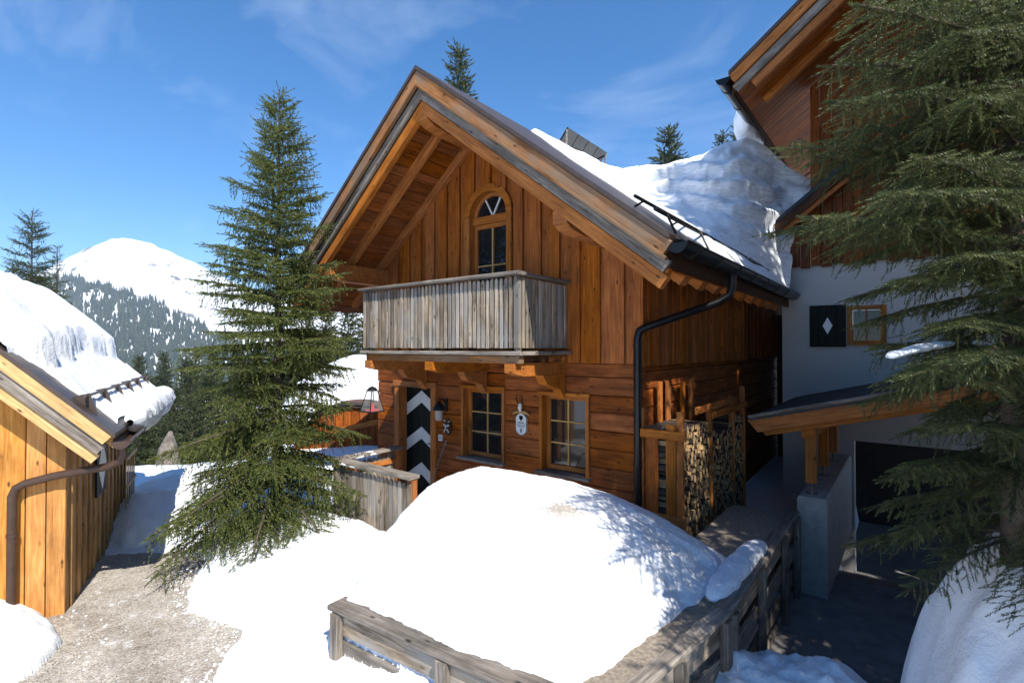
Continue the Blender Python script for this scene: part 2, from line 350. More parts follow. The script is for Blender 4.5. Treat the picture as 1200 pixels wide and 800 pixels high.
# horizontal boards of the ground floor
z = -0.32
while z < 2.5:
    h = min(rnd.uniform(.21, .27), 2.53 - z)
    if h < .05: break
    z1 = z + h - .006
    segs = [(XL, 0.0)]
    for (a, b, c, d) in ops:
        if z1 > c and z < d:
            segs = [s for (p, q) in segs for s in ((p, min(q, a)), (max(p, b), q)) if s[1] - s[0] > .03]
    dy = rnd.uniform(-.008, .008)
    for (a, b, c, d) in ops:
        for (lo, hi) in ((z, min(z1, c)), (max(z, d), z1)):
            if z1 > c and z < d and hi - lo > .012: plank('board', (a, .045 + dy, (lo + hi) / 2), (b, .045 + dy, (lo + hi) / 2), (0, 0, 1), hi - lo, .12, M['log'], front, .008)
    for (p, q) in segs:
        plank('board', (p, .045 + dy, z + h / 2), (q, .045 + dy, z + h / 2), (0, 0, 1), z1 - z, .12, M['log'], front, .012)
    z += h
# vertical boards of the gable, alternate ones proud
x = XL - .02; i = 0
while x < -0.01:
    w = min(rnd.choice([.19, .20, .21, .18] if i % 2 else [.12, .13, .15, .14]), 0.03 - x); x1 = x + w
    y = -.058 if i % 2 else -.012
    xc = (x + x1) / 2
    top = zr(xc) - .44; bot = 2.53
    k = -MS * (1 if xc > RX else -1)
    if x1 > AD[0] + .04 and x < AD[1] - .04:          # boards over the arched door start above it
        dx = abs(xc - (AD[0] + AD[1]) / 2)
        bot = 4.90 + math.sqrt(max(.48 ** 2 - min(dx, .47) ** 2, 0)) - .03
    kk = -k if True else k
    if x <= RX <= x1: kk = 0
    o = plank('board', (xc, y, bot), (xc, y, top), (1, 0, 0), w - (.004 if i % 2 else -.03), .035, M['side'], front, .006, 0, k if not (x <= RX <= x1) else 0)
    x = x1; i += 1

# --- roof
roof = bpy.data.objects.new('roof', None); COL.objects.link(roof); roof.parent = ch
cosr = 1 / math.sqrt(1 + MS * MS); nv = Vector((MS * cosr, 0, cosr))
for sgn, ex in ((1, EAVE_R), (-1, EAVE_L)):
    def pt(x, y, dv): return Vector((x, y, zr(x) - dv))
    # metal cover
    mb = MB()
    mb.prism([(RX, RZ), (ex, zr(ex)), (ex, zr(ex) - .06), (RX, RZ - .06)], 'y', YF - .02, YB); mb.build('roof_cover', M['metal'], roof)
    # deck
    mb = MB(); mb.prism([(RX, RZ - .065), (ex - .04 * sgn, zr(ex - .04 * sgn) - .065), (ex - .04 * sgn, zr(ex - .04 * sgn) - .36), (RX, RZ - .36)], 'y', YF + .16, YB - .05); mb.build('roof_deck', M['dark'], roof)
    wd = Vector((sgn * -MS, 0, 1)) if False else Vector((0, 0, 1))
    # verge boards, three stepped courses
    for (dv, hh, yy, tt, mt, nm) in ((.165, .20, YF + .03, .06, 'verge', 'verge_board'), (.36, .17, YF + .085, .05, 'grey', 'verge_board'), (.55, .19, YF + .16, .10, 'beam', 'barge_rafter')):
        xe = ex - sgn * (.02 + (.03 if dv > .3 else 0) + (.05 if dv > .5 else 0))
        a = pt(RX, yy, dv); b = pt(xe, yy, dv)
        a.x += sgn * 0.0; 
        kp = MS
        plank(nm, a, b, (0, 0, 1), hh * cosr, tt, M[mt], roof, .008, -kp, 0)
    # cap strip between the upper courses
    plank('verge_strip', pt(RX, YF + .0, .275), pt(ex - sgn * .03, YF + .0, .275), (0, 0, 1), .035, .05, M['verge'], roof, .004)
    # soffit boards running along the ridge direction
    s = .06; xspan = abs(ex - RX) - .1
    while s < xspan:
        w = rnd.uniform(.13, .19); xa = RX + sgn * (s + w / 2)
        dirw = Vector((sgn, 0, -MS)).normalized()
        a = Vector((xa, YF + .2, zr(xa) - .385)); b = Vector((xa, .3, zr(xa) - .385))
        plank('soffit_board', a, b, dirw, (w - .008) / cosr, .02, M['soffit'], roof, .004)
        s += w
    # rafters in the overhang
    for yy in (-.78, -.10):
        plank('rafter', pt(RX + sgn * .06, yy, .475), pt(ex - sgn * .25, yy, .475), (0, 0, 1), .13, .11, M['beam'], roof, .01)
# rafter tails under the right eave
for j in range(9):
    y = -.62 + j * .62
    a = Vector((-.06, y, zr(-.06) - .47)); b = Vector((.80, y, zr(.80) - .47))
    plank('rafter_tail', a, b, (0, 0, 1), .15, .20, M['beam'], roof, .012)
plank('fascia_board', (.865, YF + .3, zr(.86) - .25), (.865, 6.4, zr(.86) - .25), (0, 0, 1), .20, .03, M['dark'], roof)
mb = MB(); mb.prism([(.04, zr(.04) - .375), (.86, zr(.86) - .375), (.86, zr(.86) - .39), (.04, zr(.04) - .39)], 'y', .31, 8.0); mb.build('soffit_panel', M['soffit'], roof)
# purlins and ridge beam
def purlin(x, y0, zc, w, h, chisel=True, mat='beam'):
    mb = MB(); y1 = .25
    pr = [(y0, zc + h / 2), (y1, zc + h / 2), (y1, zc - h / 2), (y0 + .42, zc - h / 2), (y0 + .14, zc - h / 2 + .03), (y0, zc - h / 2 + .09)]
    mb.prism(pr, 'x', x - w / 2, x + w / 2); return mb.build('purlin', M[mat], roof)
purlin(RX, -1.36, RZ - .70, .20, .26)
purlin(-.43, -1.33, zr(-.43) - .72, .19, .24)
purlin(-5.28, -1.30, zr(-5.28) - .70, .22, .30)

# --- gutter (right eave) with snow bars and downpipe
def gutter(parent, x, y0, y1, zc, r, mat, sgn=1, n=10):
    mb = MB(); pts = [(x + r * math.cos(math.pi + math.pi * j / n), zc + r * math.sin(math.pi + math.pi * j / n)) for j in range(n + 1)]
    inner = [(x + (r - .012) * math.cos(math.pi + math.pi * j / n), zc + (r - .012) * math.sin(math.pi + math.pi * j / n)) for j in range(n + 1)][::-1]
    mb.prism(pts + inner, 'y', y0, y1)
    g = mb.build('gutter', mat, parent)
    for yy in (y0 + .004, y1 - .02):
        m2 = MB(); m2.prism(pts, 'y', yy, yy + .012); m2.build('gutter_end', mat, g)
    mb = MB(); mb.tube([(x + sgn * r, y0 + .02, zc + .004), (x + sgn * r, y1 - .02, zc + .004)], .013, 6); mb.build('gutter_bead', mat, g)
    k = y0 + .35
    while k < y1:
        m3 = MB(); rr = r + .012
        q = [(x + rr * math.cos(math.pi + math.pi * j / n), zc + rr * math.sin(math.pi + math.pi * j / n)) for j in range(n + 1)]
        q2 = [(x + (rr - .01) * math.cos(math.pi + math.pi * j / n), zc + (rr - .01) * math.sin(math.pi + math.pi * j / n)) for j in range(n + 1)][::-1]
        m3.prism(q + q2, 'y', k, k + .03); m3.build('gutter_bracket', mat, g); k += .8
    return g
gutter(roof, 1.0, YF + .02, 4.9, zr(.93) - .10, .105, M['gutter'])
mb = MB()
for yy, xx in ((YF + .45, .55),): pass
for xo in (.52, .74):
    z0 = zr(xo) + .14
    mb = MB(); mb.tube([(xo, YF + .12, z0), (xo, 4.6, z0)], .020, 8); mb.build('snow_guard_bar', M['gutter'], roof)
for yy in (-1.1, 0.0, 1.1, 2.2, 3.3, 4.4):
    mb = MB(); mb.tube([(.40, yy, zr(.40) + .01), (.52, yy, zr(.52) + .15), (.76, yy, zr(.76) + .16), (.86, yy, zr(.86) + .01)], .014, 6); mb.build('snow_guard_bracket', M['gutter'], roof)
mb = MB()
gz = zr(.93) - .19
mb.tube([(1.0, .50, gz), (1.0, .50, gz - .16), (.97, .47, gz - .27), (.86, .38, gz - .36), (.10, -.085, gz - .67), (.02, -.13, gz - .72), (.0, -.145, gz - .82), (.0, -.145, -.3)],
        [.052] * 8, 12); mb.build('downpipe', M['gutter'], ch)
for zz in (2.75, 1.2, .35):
    mb = MB(); mb.tube([(.0, -.145, zz), (.0, -.145, zz + .035)], .060, 12); mb.box(-.012, .012, -.1, -.02, zz, zz + .03); mb.build('pipe_clip', M['gutter'], ch)

# --- right side wall
side = bpy.data.objects.new('side_wall', None); COL.objects.link(side); side.parent = ch
y = 0.0; i = 0
while y < 9.6:
    w = rnd.choice([.13, .15, .17]); xx = .012 if i % 2 else -.004
    plank('board', (xx, y + w / 2, 2.50), (xx, y + w / 2, zr(0) - .40), (0, 1, 0), w - .014, .03, M['side'], side, .005); y += w; i += 1
z = -.32
while z < 2.46:
    h = min(.25, 2.5 - z)
    plank('board', (-.085, .12, z + h / 2), (-.085, 9.6, z + h / 2), (0, 0, 1), h - .01, .12, M['log'], side, .012); z += .25
for k in range(8): plank('passage_board', (.0 + k * .2 + .1, 8.6, -.4), (.0 + k * .2 + .1, 8.6, 3.6), (1, 0, 0), .19, .04, M['dark'], side)
# corner board and a weathered corner post
plank('corner_board', (.022, -.052, 2.5), (.022, -.052, zr(.0) - .44), (1, 0, 0), .05, .05, M['side'], side)

# --- windows
def casement(name, op, rec, parent, nx=2, ny=3):
    a, b, c, d = op
    w = bpy.data.objects.new(name, None); COL.objects.link(w); w.parent = parent
    yo = -.055; t = .055
    # outer casing, proud of the wall
    for (p, q) in (((a + t / 2, c), (a + t / 2, d - t)), ((b - t / 2, c), (b - t / 2, d - t))):
        plank('casing_board', (p[0], (yo + rec) / 2, p[1]), (q[0], (yo + rec) / 2, q[1]), (1, 0, 0), t, rec - yo, M['beam'], w, .006)
    plank('casing_head', (a - .015, (yo - .012 + rec) / 2, d - t / 2), (b + .015, (yo - .012 + rec) / 2, d - t / 2), (0, 0, 1), t, rec - yo + .012, M['beam'], w, .006)
    plank('sill', (a - .03, (yo - .07 + rec) / 2, c + .022), (b + .03, (yo - .07 + rec) / 2, c + .022), (0, 0, 1), .045, rec - yo + .07, M['grey'], w, .008)
    ia, ib, ic, id_ = a + t, b - t, c + .05, d - t
    f = .065; yf = rec - .035
    for (p, q, wd) in (((ia + f / 2, yf, ic), (ia + f / 2, yf, id_), (1, 0, 0)), ((ib - f / 2, yf, ic), (ib - f / 2, yf, id_), (1, 0, 0)),
                       ((ia + f, yf, ic + f / 2 + .01), (ib - f, yf, ic + f / 2 + .01), (0, 0, 1)), ((ia + f, yf, id_ - f / 2), (ib - f, yf, id_ - f / 2), (0, 0, 1))):
        plank('frame', p, q, wd, f + .003, .055, M['beam'], w, .006)
    ga, gb, gc, gd = ia + f, ib - f, ic + f + .01, id_ - f
    for k in range(1, nx):
        xx = ga + (gb - ga) * k / nx; plank('glazing_bar', (xx, yf + .004, gc), (xx, yf + .004, gd), (1, 0, 0), .024, .028, M['shedverge'], w, .003)
    for k in range(1, ny):
        zz = gc + (gd - gc) * k / ny; plank('glazing_bar', (ga, yf + .006, zz), (gb, yf + .006, zz), (0, 0, 1), .022, .026, M['shedverge'], w, .003)
    for i in range(nx):
        for k in range(ny):
            x0, x1 = ga + (gb - ga) * i / nx, ga + (gb - ga) * (i + 1) / nx; z0, z1 = gc + (gd - gc) * k / ny, gc + (gd - gc) * (k + 1) / ny
            m = MB(); m.box(x0 + .002, x1 - .002, yf + .012, yf + .018, z0 + .002, z1 - .002); m.build('pane', M['glass'], w)
    return w
casement('window', W1, .14, ch); casement('window', W2, .14, ch)
# arched balcony door
ad = bpy.data.objects.new('balcony_door', None); COL.objects.link(ad); ad.parent = ch
cx = (AD[0] + AD[1]) / 2; zs = 4.90; ro, ri = .50, .39
def arch_ring(r0, r1, y0, y1, name, mat, parent, n=18):
    m = MB(); o_ = [(cx + r1 * math.cos(math.pi * j / n), zs + r1 * math.sin(math.pi * j / n)) for j in range(n + 1)]
    i_ = [(cx + r0 * math.cos(math.pi * j / n), zs + r0 * math.sin(math.pi * j / n)) for j in range(n + 1)]
    for j in range(n):
        m.prism([o_[j], o_[j + 1], i_[j + 1], i_[j]], 'y', y0, y1)
    return m.build(name, mat, parent)
arch_ring(ri, ro, -.085, .12, 'arch_casing', M['beam'], ad)
for sx_ in (-1, 1):
    plank('jamb', (cx + sx_ * (ri + ro) / 2, .018, 2.53), (cx + sx_ * (ri + ro) / 2, .018, zs), (1, 0, 0), ro - ri, .205, M['beam'], ad, .008)
    plank('door_stile', (cx + sx_ * .355, .07, 2.53), (cx + sx_ * .355, .07, zs - .02), (1, 0, 0), .065, .05, M['beam'], ad, .006)
arch_ring(ri - .055, ri - .002, .045, .095, 'arch_frame', M['beam'], ad)
plank('transom', (cx - ri + .002, .055, zs - .05), (cx + ri - .002, .055, zs - .05), (0, 0, 1), .13, .09, M['beam'], ad, .008)
plank('door_rail', (cx - .323, .07, 2.75), (cx + .323, .07, 2.75), (0, 0, 1), .30, .045, M['beam'], ad)
plank('door_rail', (cx - .323, .07, zs - .15), (cx + .323, .07, zs - .15), (0, 0, 1), .07, .045, M['beam'], ad)
for zz in (3.45, 4.10): plank('glazing_bar', (cx - .325, .075, zz), (cx + .325, .075, zz), (0, 0, 1), .026, .03, M['shedverge'], ad, .003)
plank('glazing_bar', (cx, .072, 2.9), (cx, .072, zs - .18), (1, 0, 0), .03, .032, M['shedverge'], ad, .003)
for a_ in (62, 118):
    plank('glazing_bar', (cx, .074, zs + .01), (cx + .34 * math.cos(R(a_)), .074, zs + .34 * math.sin(R(a_))), (0, 1, 0), .03, .024, M['white'], ad, .003)
for i in range(2):
    for (z0, z1) in ((2.9, 3.44), (3.46, 4.09), (4.11, 4.72)):
        m = MB(); m.box(cx - .32 + i * .325, cx + (i * .32), .085, .091, z0, z1); m.build('pane', M['glass'], ad)
for (a0, a1) in ((0, 60), (60, 120), (120, 180)):
    q = [(cx, zs + .012)] + [(cx + .336 * math.cos(R(a0 + (a1 - a0) * j / 6)), zs + .012 + .33 * math.sin(R(a0 + (a1 - a0) * j / 6))) for j in range(7)]
    m = MB(); m.prism(q, 'y', .085, .091); m.build('pane', M['glass'], ad)

# --- entrance door with white chevrons
dr = bpy.data.objects.new('front_door', None); COL.objects.link(dr); dr.parent = ch
a, b, c, d = DOOR; t = .13; rec = .17
for xx in (a + t / 2, b - t / 2): plank('door_jamb', (xx, (rec - .06) / 2, -.05), (xx, (rec - .06) / 2, d - .11), (1, 0, 0), t, rec + .06, M['beam'], dr, .008)
plank('door_head', (a - .02, (rec - .075) / 2, d - .055), (b + .02, (rec - .075) / 2, d - .055), (0, 0, 1), .11, rec + .075, M['beam'], dr, .008)
plank('threshold', (a + t, .06, -.03), (b - t, .06, -.03), (0, 0, 1), .06, .2, M['grey'], dr)
xa, xb = a + t, b - t; n = 5
for j in range(n):
    w = (xb - xa) / n; plank('door_plank', (xa + w * (j + .5), .155, 0), (xa + w * (j + .5), .155, d - .11), (1, 0, 0), w - .004, .04, M['green'], dr, .004)
xm = (xa + xb) / 2; hw = (xb - xa) / 2 - .02
for zt in (1.93, 1.26, .60, -.06):
    q = [(xm - hw, zt - .50), (xm, zt), (xm + hw, zt - .50), (xm + hw, zt - .28), (xm, zt + .0 if False else zt), (xm - hw, zt - .28)]
    zl = zt - .46
    q = [(xm - hw, zl), (xm, zt - .20), (xm + hw, zl), (xm + hw, zl + .22), (xm, zt + .02), (xm - hw, zl + .22)]
    if zl < 0: q = [(p, max(z_, .01)) for p, z_ in q]
    if zt > 0: m = MB(); m.prism(q, 'y', .127, .1335); m.build('chevron', M['white'], dr)
m = MB(); m.tube([(xb - .09, .13, 1.0), (xb - .09, .08, 1.0), (xb - .20, .075, 1.0)], .011, 8); m.build('door_handle', M['black'], dr)

# --- balcony
bal = bpy.data.objects.new('balcony', None); COL.objects.link(bal); bal.parent = ch
BX0, BX1, BY = -4.27, -1.11, -1.25
for k in range(9):
    yy = -.07 - k * .138; plank('deck_board', (BX0 - .02, yy, 2.665), (BX1 + .02, yy, 2.665), (0, 1, 0), .13, .035, M['grey'], bal, .005)
plank('edge_beam', (BX0 + .08, BY + .045, 2.595), (BX1 + .03, BY + .045, 2.595), (0, 0, 1), .10, .10, M['verge'], bal, .01)
plank('edge_board', (BX0 - .03, BY - .02, 2.675), (BX1 + .07, BY - .02, 2.675), (0, 0, 1), .05, .06, M['grey'], bal, .006)
plank('edge_board', (BX1 + .05, BY + .02, 2.675), (BX1 + .05, -.055, 2.675), (0, 0, 1), .05, .05, M['grey'], bal, .006)
for xx in (-4.12, -2.70, -1.22):
    zc = 2.46; h = .17
    m = MB(); m.prism([(BY - .03, zc + h / 2), (.2, zc + h / 2), (.2, zc - h / 2), (BY + .20, zc - h / 2), (BY - .03, zc - h / 2 + .05)], 'x', xx - .075, xx + .075); m.build('joist', M['beam'], bal)
    m = MB(); m.prism([(-.06, 2.37), (-.62, 2.37), (-.52, 2.24), (-.20, 2.16), (-.06, 2.0)], 'x', xx - .07, xx + .07); m.build('corbel', M['beam'], bal)
plank('ledger', (BX0, -.10, 2.58), (BX1, -.10, 2.58), (0, 0, 1), .1, .09, M['beam'], bal)
plank('cross_beam', (BX0 + .1, -.62, 2.585), (BX1 + .02, -.62, 2.585), (0, 0, 1), .09, .1, M['dark'], bal)
for xx in (BX0 + .03, -2.7, BX1 - .035):
    plank('rail_post', (xx, BY + .055, 2.70), (xx, BY + .055, 3.66), (1, 0, 0), .07, .07, M['grey'], bal, .008)
for zz in (2.86, 3.50):
    plank('rail', (BX0, BY + .02, zz), (BX1 - .02, BY + .02, zz), (0, 0, 1), .09, .03, M['grey'], bal)
    plank('rail', (BX1 - .022, BY + .04, zz), (BX1 - .022, -.05, zz), (0, 0, 1), .09, .03, M['grey'], bal)
plank('handrail', (BX0 - .06, BY - .01, 3.685), (BX1 + .07, BY - .01, 3.685), (0, 1, 0), .15, .045, M['grey'], bal, .012)
plank('handrail', (BX1 + .0, BY + .07, 3.683), (BX1 + .0, -.05, 3.683), (1, 0, 0), .14, .045, M['grey'], bal, .012)
def picket_mesh(w, L, t, mat):
    pts = [(0, -w / 2), (L - w * .75, -w / 2)] + [(L - w * .75 + w * .75 * math.sin(R(a_)), -w / 2 * math.cos(R(a_))) for a_ in (30, 60, 90, 120, 150)] + [(L - w * .75, w / 2), (0, w / 2)]
    m = MB(); m.prism(pts, 'z', -t / 2, t / 2); o = m.build('picket', mat); me = o.data; bpy.data.objects.remove(o); return me
pk = [picket_mesh(.050, .90, .016, M['picket']), picket_mesh(.045, .905, .016, M['picket']), picket_mesh(.053, .895, .016, M['picket'])]
def put_picket(me, p, ydir, parent, mat4=None):
    o = link('picket', me, None, parent)
    x = Vector((0, 0, 1)); y = Vector(ydir).normalized(); zz = x.cross(y)
    m = Matrix((x, y, zz)).transposed().to_4x4(); m.translation = Vector(p); o.matrix_local = m
    return o
n = 41
for j in range(n):
    put_picket(rnd.choice(pk), (BX0 + .03 + (BX1 - BX0 - .05) * j / (n - 1), BY - .008 + rnd.uniform(-.003, .003), 2.742 + rnd.uniform(-.004, .004)), (1, rnd.uniform(-.05, .05), 0), bal)
n = 16
for j in range(n):
    put_picket(rnd.choice(pk), (BX1 + .008, BY + .035 + (1.16) * j / (n - 1), 2.742), (rnd.uniform(-.04, .04), 1, 0), bal)

# --- porch floor
m = MB(); m.box(-4.5, 0.02, -1.75, .0, -.5, -.03); m.build('porch_step', M['concrete'], ch)

# --- porch railing (front run and left run)
pr = thing('porch_railing', 'low grey picket railing with a broad plank top in front of the striped door', 'railing', (-3.5, -1.65, -.05))
pk2 = [picket_mesh(.085, .80, .022, M['picket']), picket_mesh(.078, .80, .022, M['picket'])]
def lp(x, y, z): return (x + 3.5, y + 1.65, z + .05)
n = 19
for j in range(n):
    put_picket(rnd.choice(pk2), lp(-4.42 + 1.75 * j / (n - 1), -1.66 + rnd.uniform(-.003, .003), .08), (1, rnd.uniform(-.03, .03), 0), pr)
n = 12
for j in range(n):
    put_picket(rnd.choice(pk2), lp(-4.47, -1.58 + 1.1 * j / (n - 1), .08), (0, 1, 0), pr)
plank('handrail', lp(-4.56, -1.63, .965), lp(-2.60, -1.63, .965), (0, 1, 0), .20, .05, M['grey'], pr, .01)
plank('handrail', lp(-4.46, -1.52, .963), lp(-4.46, -.35, .963), (1, 0, 0), .20, .05, M['grey'], pr, .01)
plank('rail', lp(-4.44, -1.635, .75), lp(-2.66, -1.635, .75), (0, 0, 1), .09, .03, M['beam'], pr)
plank('rail', lp(-4.44, -1.635, .25), lp(-2.66, -1.635, .25), (0, 0, 1), .09, .03, M['beam'], pr)
plank('rail', lp(-4.445, -1.60, .75), lp(-4.445, -.45, .75), (0, 0, 1), .09, .03, M['beam'], pr)
for (xx, yy) in ((-2.66, -1.60), (-4.42, -1.60), (-4.42, -.42)): plank('post', lp(xx, yy, -.2), lp(xx, yy, .94), (1, 0, 0), .09, .09, M['beam'], pr)
plank('end_board', lp(-2.625, -1.66, .06), lp(-2.625, -1.56, .06), (0, 0, 1), .02, .02, M['beam'], pr)
plank('skirting_log', lp(-4.5, -1.63, -.02), lp(-2.62, -1.63, -.02), (0, 0, 1), .15, .12, M['dark'], pr, .03)

# --- things on the front wall
pl_ = thing('name_plaque', 'white oval plaque with dark crest and small lettering between the ground floor windows', 'plaque', (-1.955, -.035, 1.57))
q = [(.115 * math.cos(a_) * (1 if abs(math.sin(a_)) < .8 else .95), .17 * math.sin(a_)) for a_ in [2 * math.pi * j / 28 for j in range(28)]]
q = [(max(-.105, min(.105, x_ * 1.12)), z_) for x_, z_ in q]
m = MB(); m.prism(q, 'y', -.012, .012); m.build('board', M['white'], pl_)
m = MB(); m.tube([(x_, -.014, z_) for x_, z_ in q + [q[0]]], .007, 6); m.build('rim', M['grey'], pl_)
m = MB(); m.prism([(-.034, .13), (.034, .13), (.034, .085), (0, .05), (-.034, .085)], 'y', -.0165, -.012); m.build('crest', M['green'], pl_)
m = MB()
for zz, ww in ((.025, .05), (-.005, .075), (-.035, .06)):
    for k in range(7):
        xx = -ww + 2 * ww * k / 6; m.box(xx - .007, xx + .004, -.0155, -.012, zz - .007, zz + .008)
m.build('lettering', M['black'], pl_)
m = MB()
for (p, q2) in (((-.02, -.07), (.02, -.12)), ((.02, -.07), (-.02, -.12)), ((0, -.06), (0, -.135))): m.tube([(p[0], -.015, p[1]), (q2[0], -.015, q2[1])], .004, 5)
m.build('emblem', M['black'], pl_)
m = MB(); m.tube([(-.16, -.01, .15), (-.10, -.015, .18), (0, -.018, .19), (.10, -.015, .18), (.16, -.01, .15)], [.014, .024, .026, .024, .014], 8); m.build('ribbon', M['shedverge'], pl_)
ant = thing('deer_antlers', 'small roebuck skull with antlers mounted above the white plaque', 'antlers', (-1.955, -.035, 1.83))
m = MB(); m.tube([(0, -.03, -.07), (0, -.045, -.02), (0, -.035, .035), (0, -.02, .06)], [.014, .03, .034, .02], 8); m.build('skull', M['white'], ant)
for sg in (-1, 1):
    m = MB(); m.tube([(sg * .015, -.03, .04), (sg * .05, -.05, .09), (sg * .055, -.06, .15), (sg * .035, -.07, .20)], [.011, .010, .008, .003], 6)
    m.tube([(sg * .055, -.055, .12), (sg * .085, -.085, .15)], [.007, .003], 5); m.tube([(sg * .05, -.05, .09), (sg * .03, -.1, .11)], [.007, .003], 5); m.build('antler', M['dark'], ant)
la = thing('wall_lantern', 'black iron wall lantern with a glass cylinder between door and window', 'lantern', (-3.60, -.03, 1.70))
m = MB(); m.box(-.03, .03, -.02, .01, -.06, .16); m.tube([(0, -.01, .10), (0, -.10, .16), (0, -.17, .12)], .012, 8); m.build('bracket', M['black'], la)
m = MB(); m.tube([(0, -.17, -.02), (0, -.17, .02), (0, -.17, .07), (0, -.17, .14)], [.115, .105, .07, .02], 14); m.build('hood', M['black'], la)
m = MB(); m.tube([(0, -.17, -.20), (0, -.17, -.19), (0, -.17, -.02)], [.04, .06, .065], 14); m.build('lamp_glass', M['stucco'], la)
mk_ = thing('carved_mask', 'dark carved wooden mask with pale markings beside the front door', 'mask', (-3.545, -.03, 1.37))
q = [(.095 * math.sin(a_) * (1 - .25 * (math.cos(a_) < 0) * abs(math.cos(a_))), .14 * math.cos(a_)) for a_ in [2 * math.pi * j / 22 for j in range(22)]]
m = MB(); m.prism(q, 'y', -.03, .012); m.prism([(p * .7, z_ * .75) for p, z_ in q], 'y', -.05, -.03); m.build('face', M['dark'], mk_)
m = MB()
for sg in (-1, 1):
    m.tube([(sg * .02, -.053, .02), (sg * .05, -.05, .055), (sg * .065, -.045, .03)], .012, 6); m.tube([(sg * .012, -.055, -.03), (sg * .045, -.05, -.05), (sg * .05, -.045, -.085)], .010, 6)
    m.tube([(sg * .03, -.04, .10), (sg * .075, -.03, .115)], .009, 6)
m.tube([(0, -.055, .05), (0, -.07, -.01)], [.008, .014], 6); m.build('markings', M['white'], mk_)
sw = thing('light_switch', 'small white switch box on the wall beside the door', 'switch', (-3.73, -.02, 1.17))
m = MB(); m.box(-.04, .04, -.03, .01, -.055, .055); m.build('housing', M['white'], sw)
m = MB(); m.box(-.02, .02, -.036, -.03, -.03, .03); m.build('rocker', M['stucco'], sw)
br = thing('broom', 'thin wooden broom leaning beside the front door', 'broom', (-3.72, -.26, -.03))
m = MB(); m.tube([(-.08, 0, .28), (.17, .19, 1.18)], .013, 8); m.build('stick', M['grey'], br)
m = MB(); m.prism([(-.20, .0), (.04, .0), (-.05, .3), (-.10, .3)], 'y', -.03, .03); m.build('brush', M['dark'], br)
hl = thing('hanging_lantern', 'tapered glass lantern with red candle tray hanging from the balcony corner', 'lantern', (-4.08, -1.22, 1.72))
m = MB(); m.tube([(0, 0, .37), (0, 0, .66)], .006, 6); m.build('chain', M['black'], hl)
for i in range(4):
    a0, a1 = R(45 + 90 * i), R(135 + 90 * i)
    m = MB(); m.tube([(.19 * math.cos(a0), .19 * math.sin(a0), 0), (.08 * math.cos(a0), .08 * math.sin(a0), .34)], .008, 6); m.tube([(.19 * math.cos(a0), .19 * math.sin(a0), 0), (.19 * math.cos(a1), .19 * math.sin(a1), 0)], .008, 6); m.build('frame_bar', M['black'], hl)
m = MB(); m.tube([(0, 0, .33), (0, 0, .38), (0, 0, .40)], [.10, .06, .02], 8); m.build('cap', M['black'], hl)
m = MB(); m.tube([(0, 0, .01), (0, 0, .03)], .12, 12); m.tube([(0, 0, .03), (0, 0, .13)], .035, 10); m.build('candle_tray', M['redp'], hl)
m_, t_, b_ = mat_new('lantern_glass'); b_.inputs['Base Color'].default_value = (.25, .3, .3, 1); b_.inputs['Roughness'].default_value = .08
tp_ = N(t_, 'ShaderNodeBsdfTransparent'); mx_ = N(t_, 'ShaderNodeMixShader'); mx_.inputs[0].default_value = .25; t_.links.new(tp_.outputs[0], mx_.inputs[1]); t_.links.new(b_.outputs[0], mx_.inputs[2]); t_.links.new(mx_.outputs[0], t_.nodes['Material Output'].inputs['Surface']); M['clear'] = m_
for i in range(4):
    a0, a1 = R(45 + 90 * i), R(135 + 90 * i)
    m = MB(); m.add([(.18 * math.cos(a0), .18 * math.sin(a0), .01), (.18 * math.cos(a1), .18 * math.sin(a1), .01), (.075 * math.cos(a1), .075 * math.sin(a1), .33), (.075 * math.cos(a0), .075 * math.sin(a0), .33)], [(0, 1, 2, 3)]); m.build('pane', M['clear'], hl)

# --- solar panel beyond the ridge
sp = thing('solar_panel', 'tilted glass solar collector poking up behind the chalet ridge', 'solar panel', (RX - .5, 3.35, zr(RX - .5) - .22))
for k in range(4):
    y0 = -.9 + k * .42
    m = MB(); m.add([(.0, y0, .28), (.0, y0 + .40, .28), (.62, y0 + .40, 1.02), (.62, y0, 1.02), (-.03, y0, .31), (-.03, y0 + .40, .31), (.59, y0 + .40, 1.05), (.59, y0, 1.05)],
                    [(0, 1, 2, 3), (7, 6, 5, 4), (0, 4, 5, 1), (1, 5, 6, 2), (2, 6, 7, 3), (3, 7, 4, 0)]); m.build('collector', M['glass'], sp)
for yy in (-.9, .76):
    m = MB(); m.tube([(.58, yy, 1.0), (.55, yy, .2)], .02, 6); m.tube([(.0, yy, .3), (.0, yy, -.2)], .02, 6); m.build('strut', M['grey'], sp)

# --- firewood rack along the side wall
fw = thing('firewood_rack', 'wooden slatted rack full of split firewood against the chalet side wall', 'firewood', (.3, -.1, -.2))
def lf(x, y, z): return (x - .3, y + .1, z + .2)
for (xx, yy, top) in ((.03, -.10, 1.98), (.54, -.10, 1.95), (.54, 1.05, 1.92), (.54, 2.2, 1.98), (.54, 2.85, 2.1)):
    plank('post', lf(xx, yy, -.2), lf(xx, yy, top), (1, 0, 0), .08, .07, M['beam'], fw, .008)
plank('end_board', lf(.17, -.095, -.2), lf(.17, -.095, 1.72), (1, 0, 0), .17, .03, M['log'], fw)
plank('end_board', lf(.42, -.095, -.2), lf(.42, -.095, 1.78), (1, 0, 0), .13, .03, M['beam'], fw)
for zz in (.62, 1.66): plank('slat', lf(-.03, -.155, zz), lf(.62, -.155, zz), (0, 0, 1), .11, .03, M['beam'], fw)
for (y0, y1, zz) in ((.3, 2.2, 1.93), (1.0, 2.9, 1.80)): plank('slat', lf(.60, y0, zz), lf(.60, y1, zz), (0, 0, 1), .09, .028, M['beam'], fw)
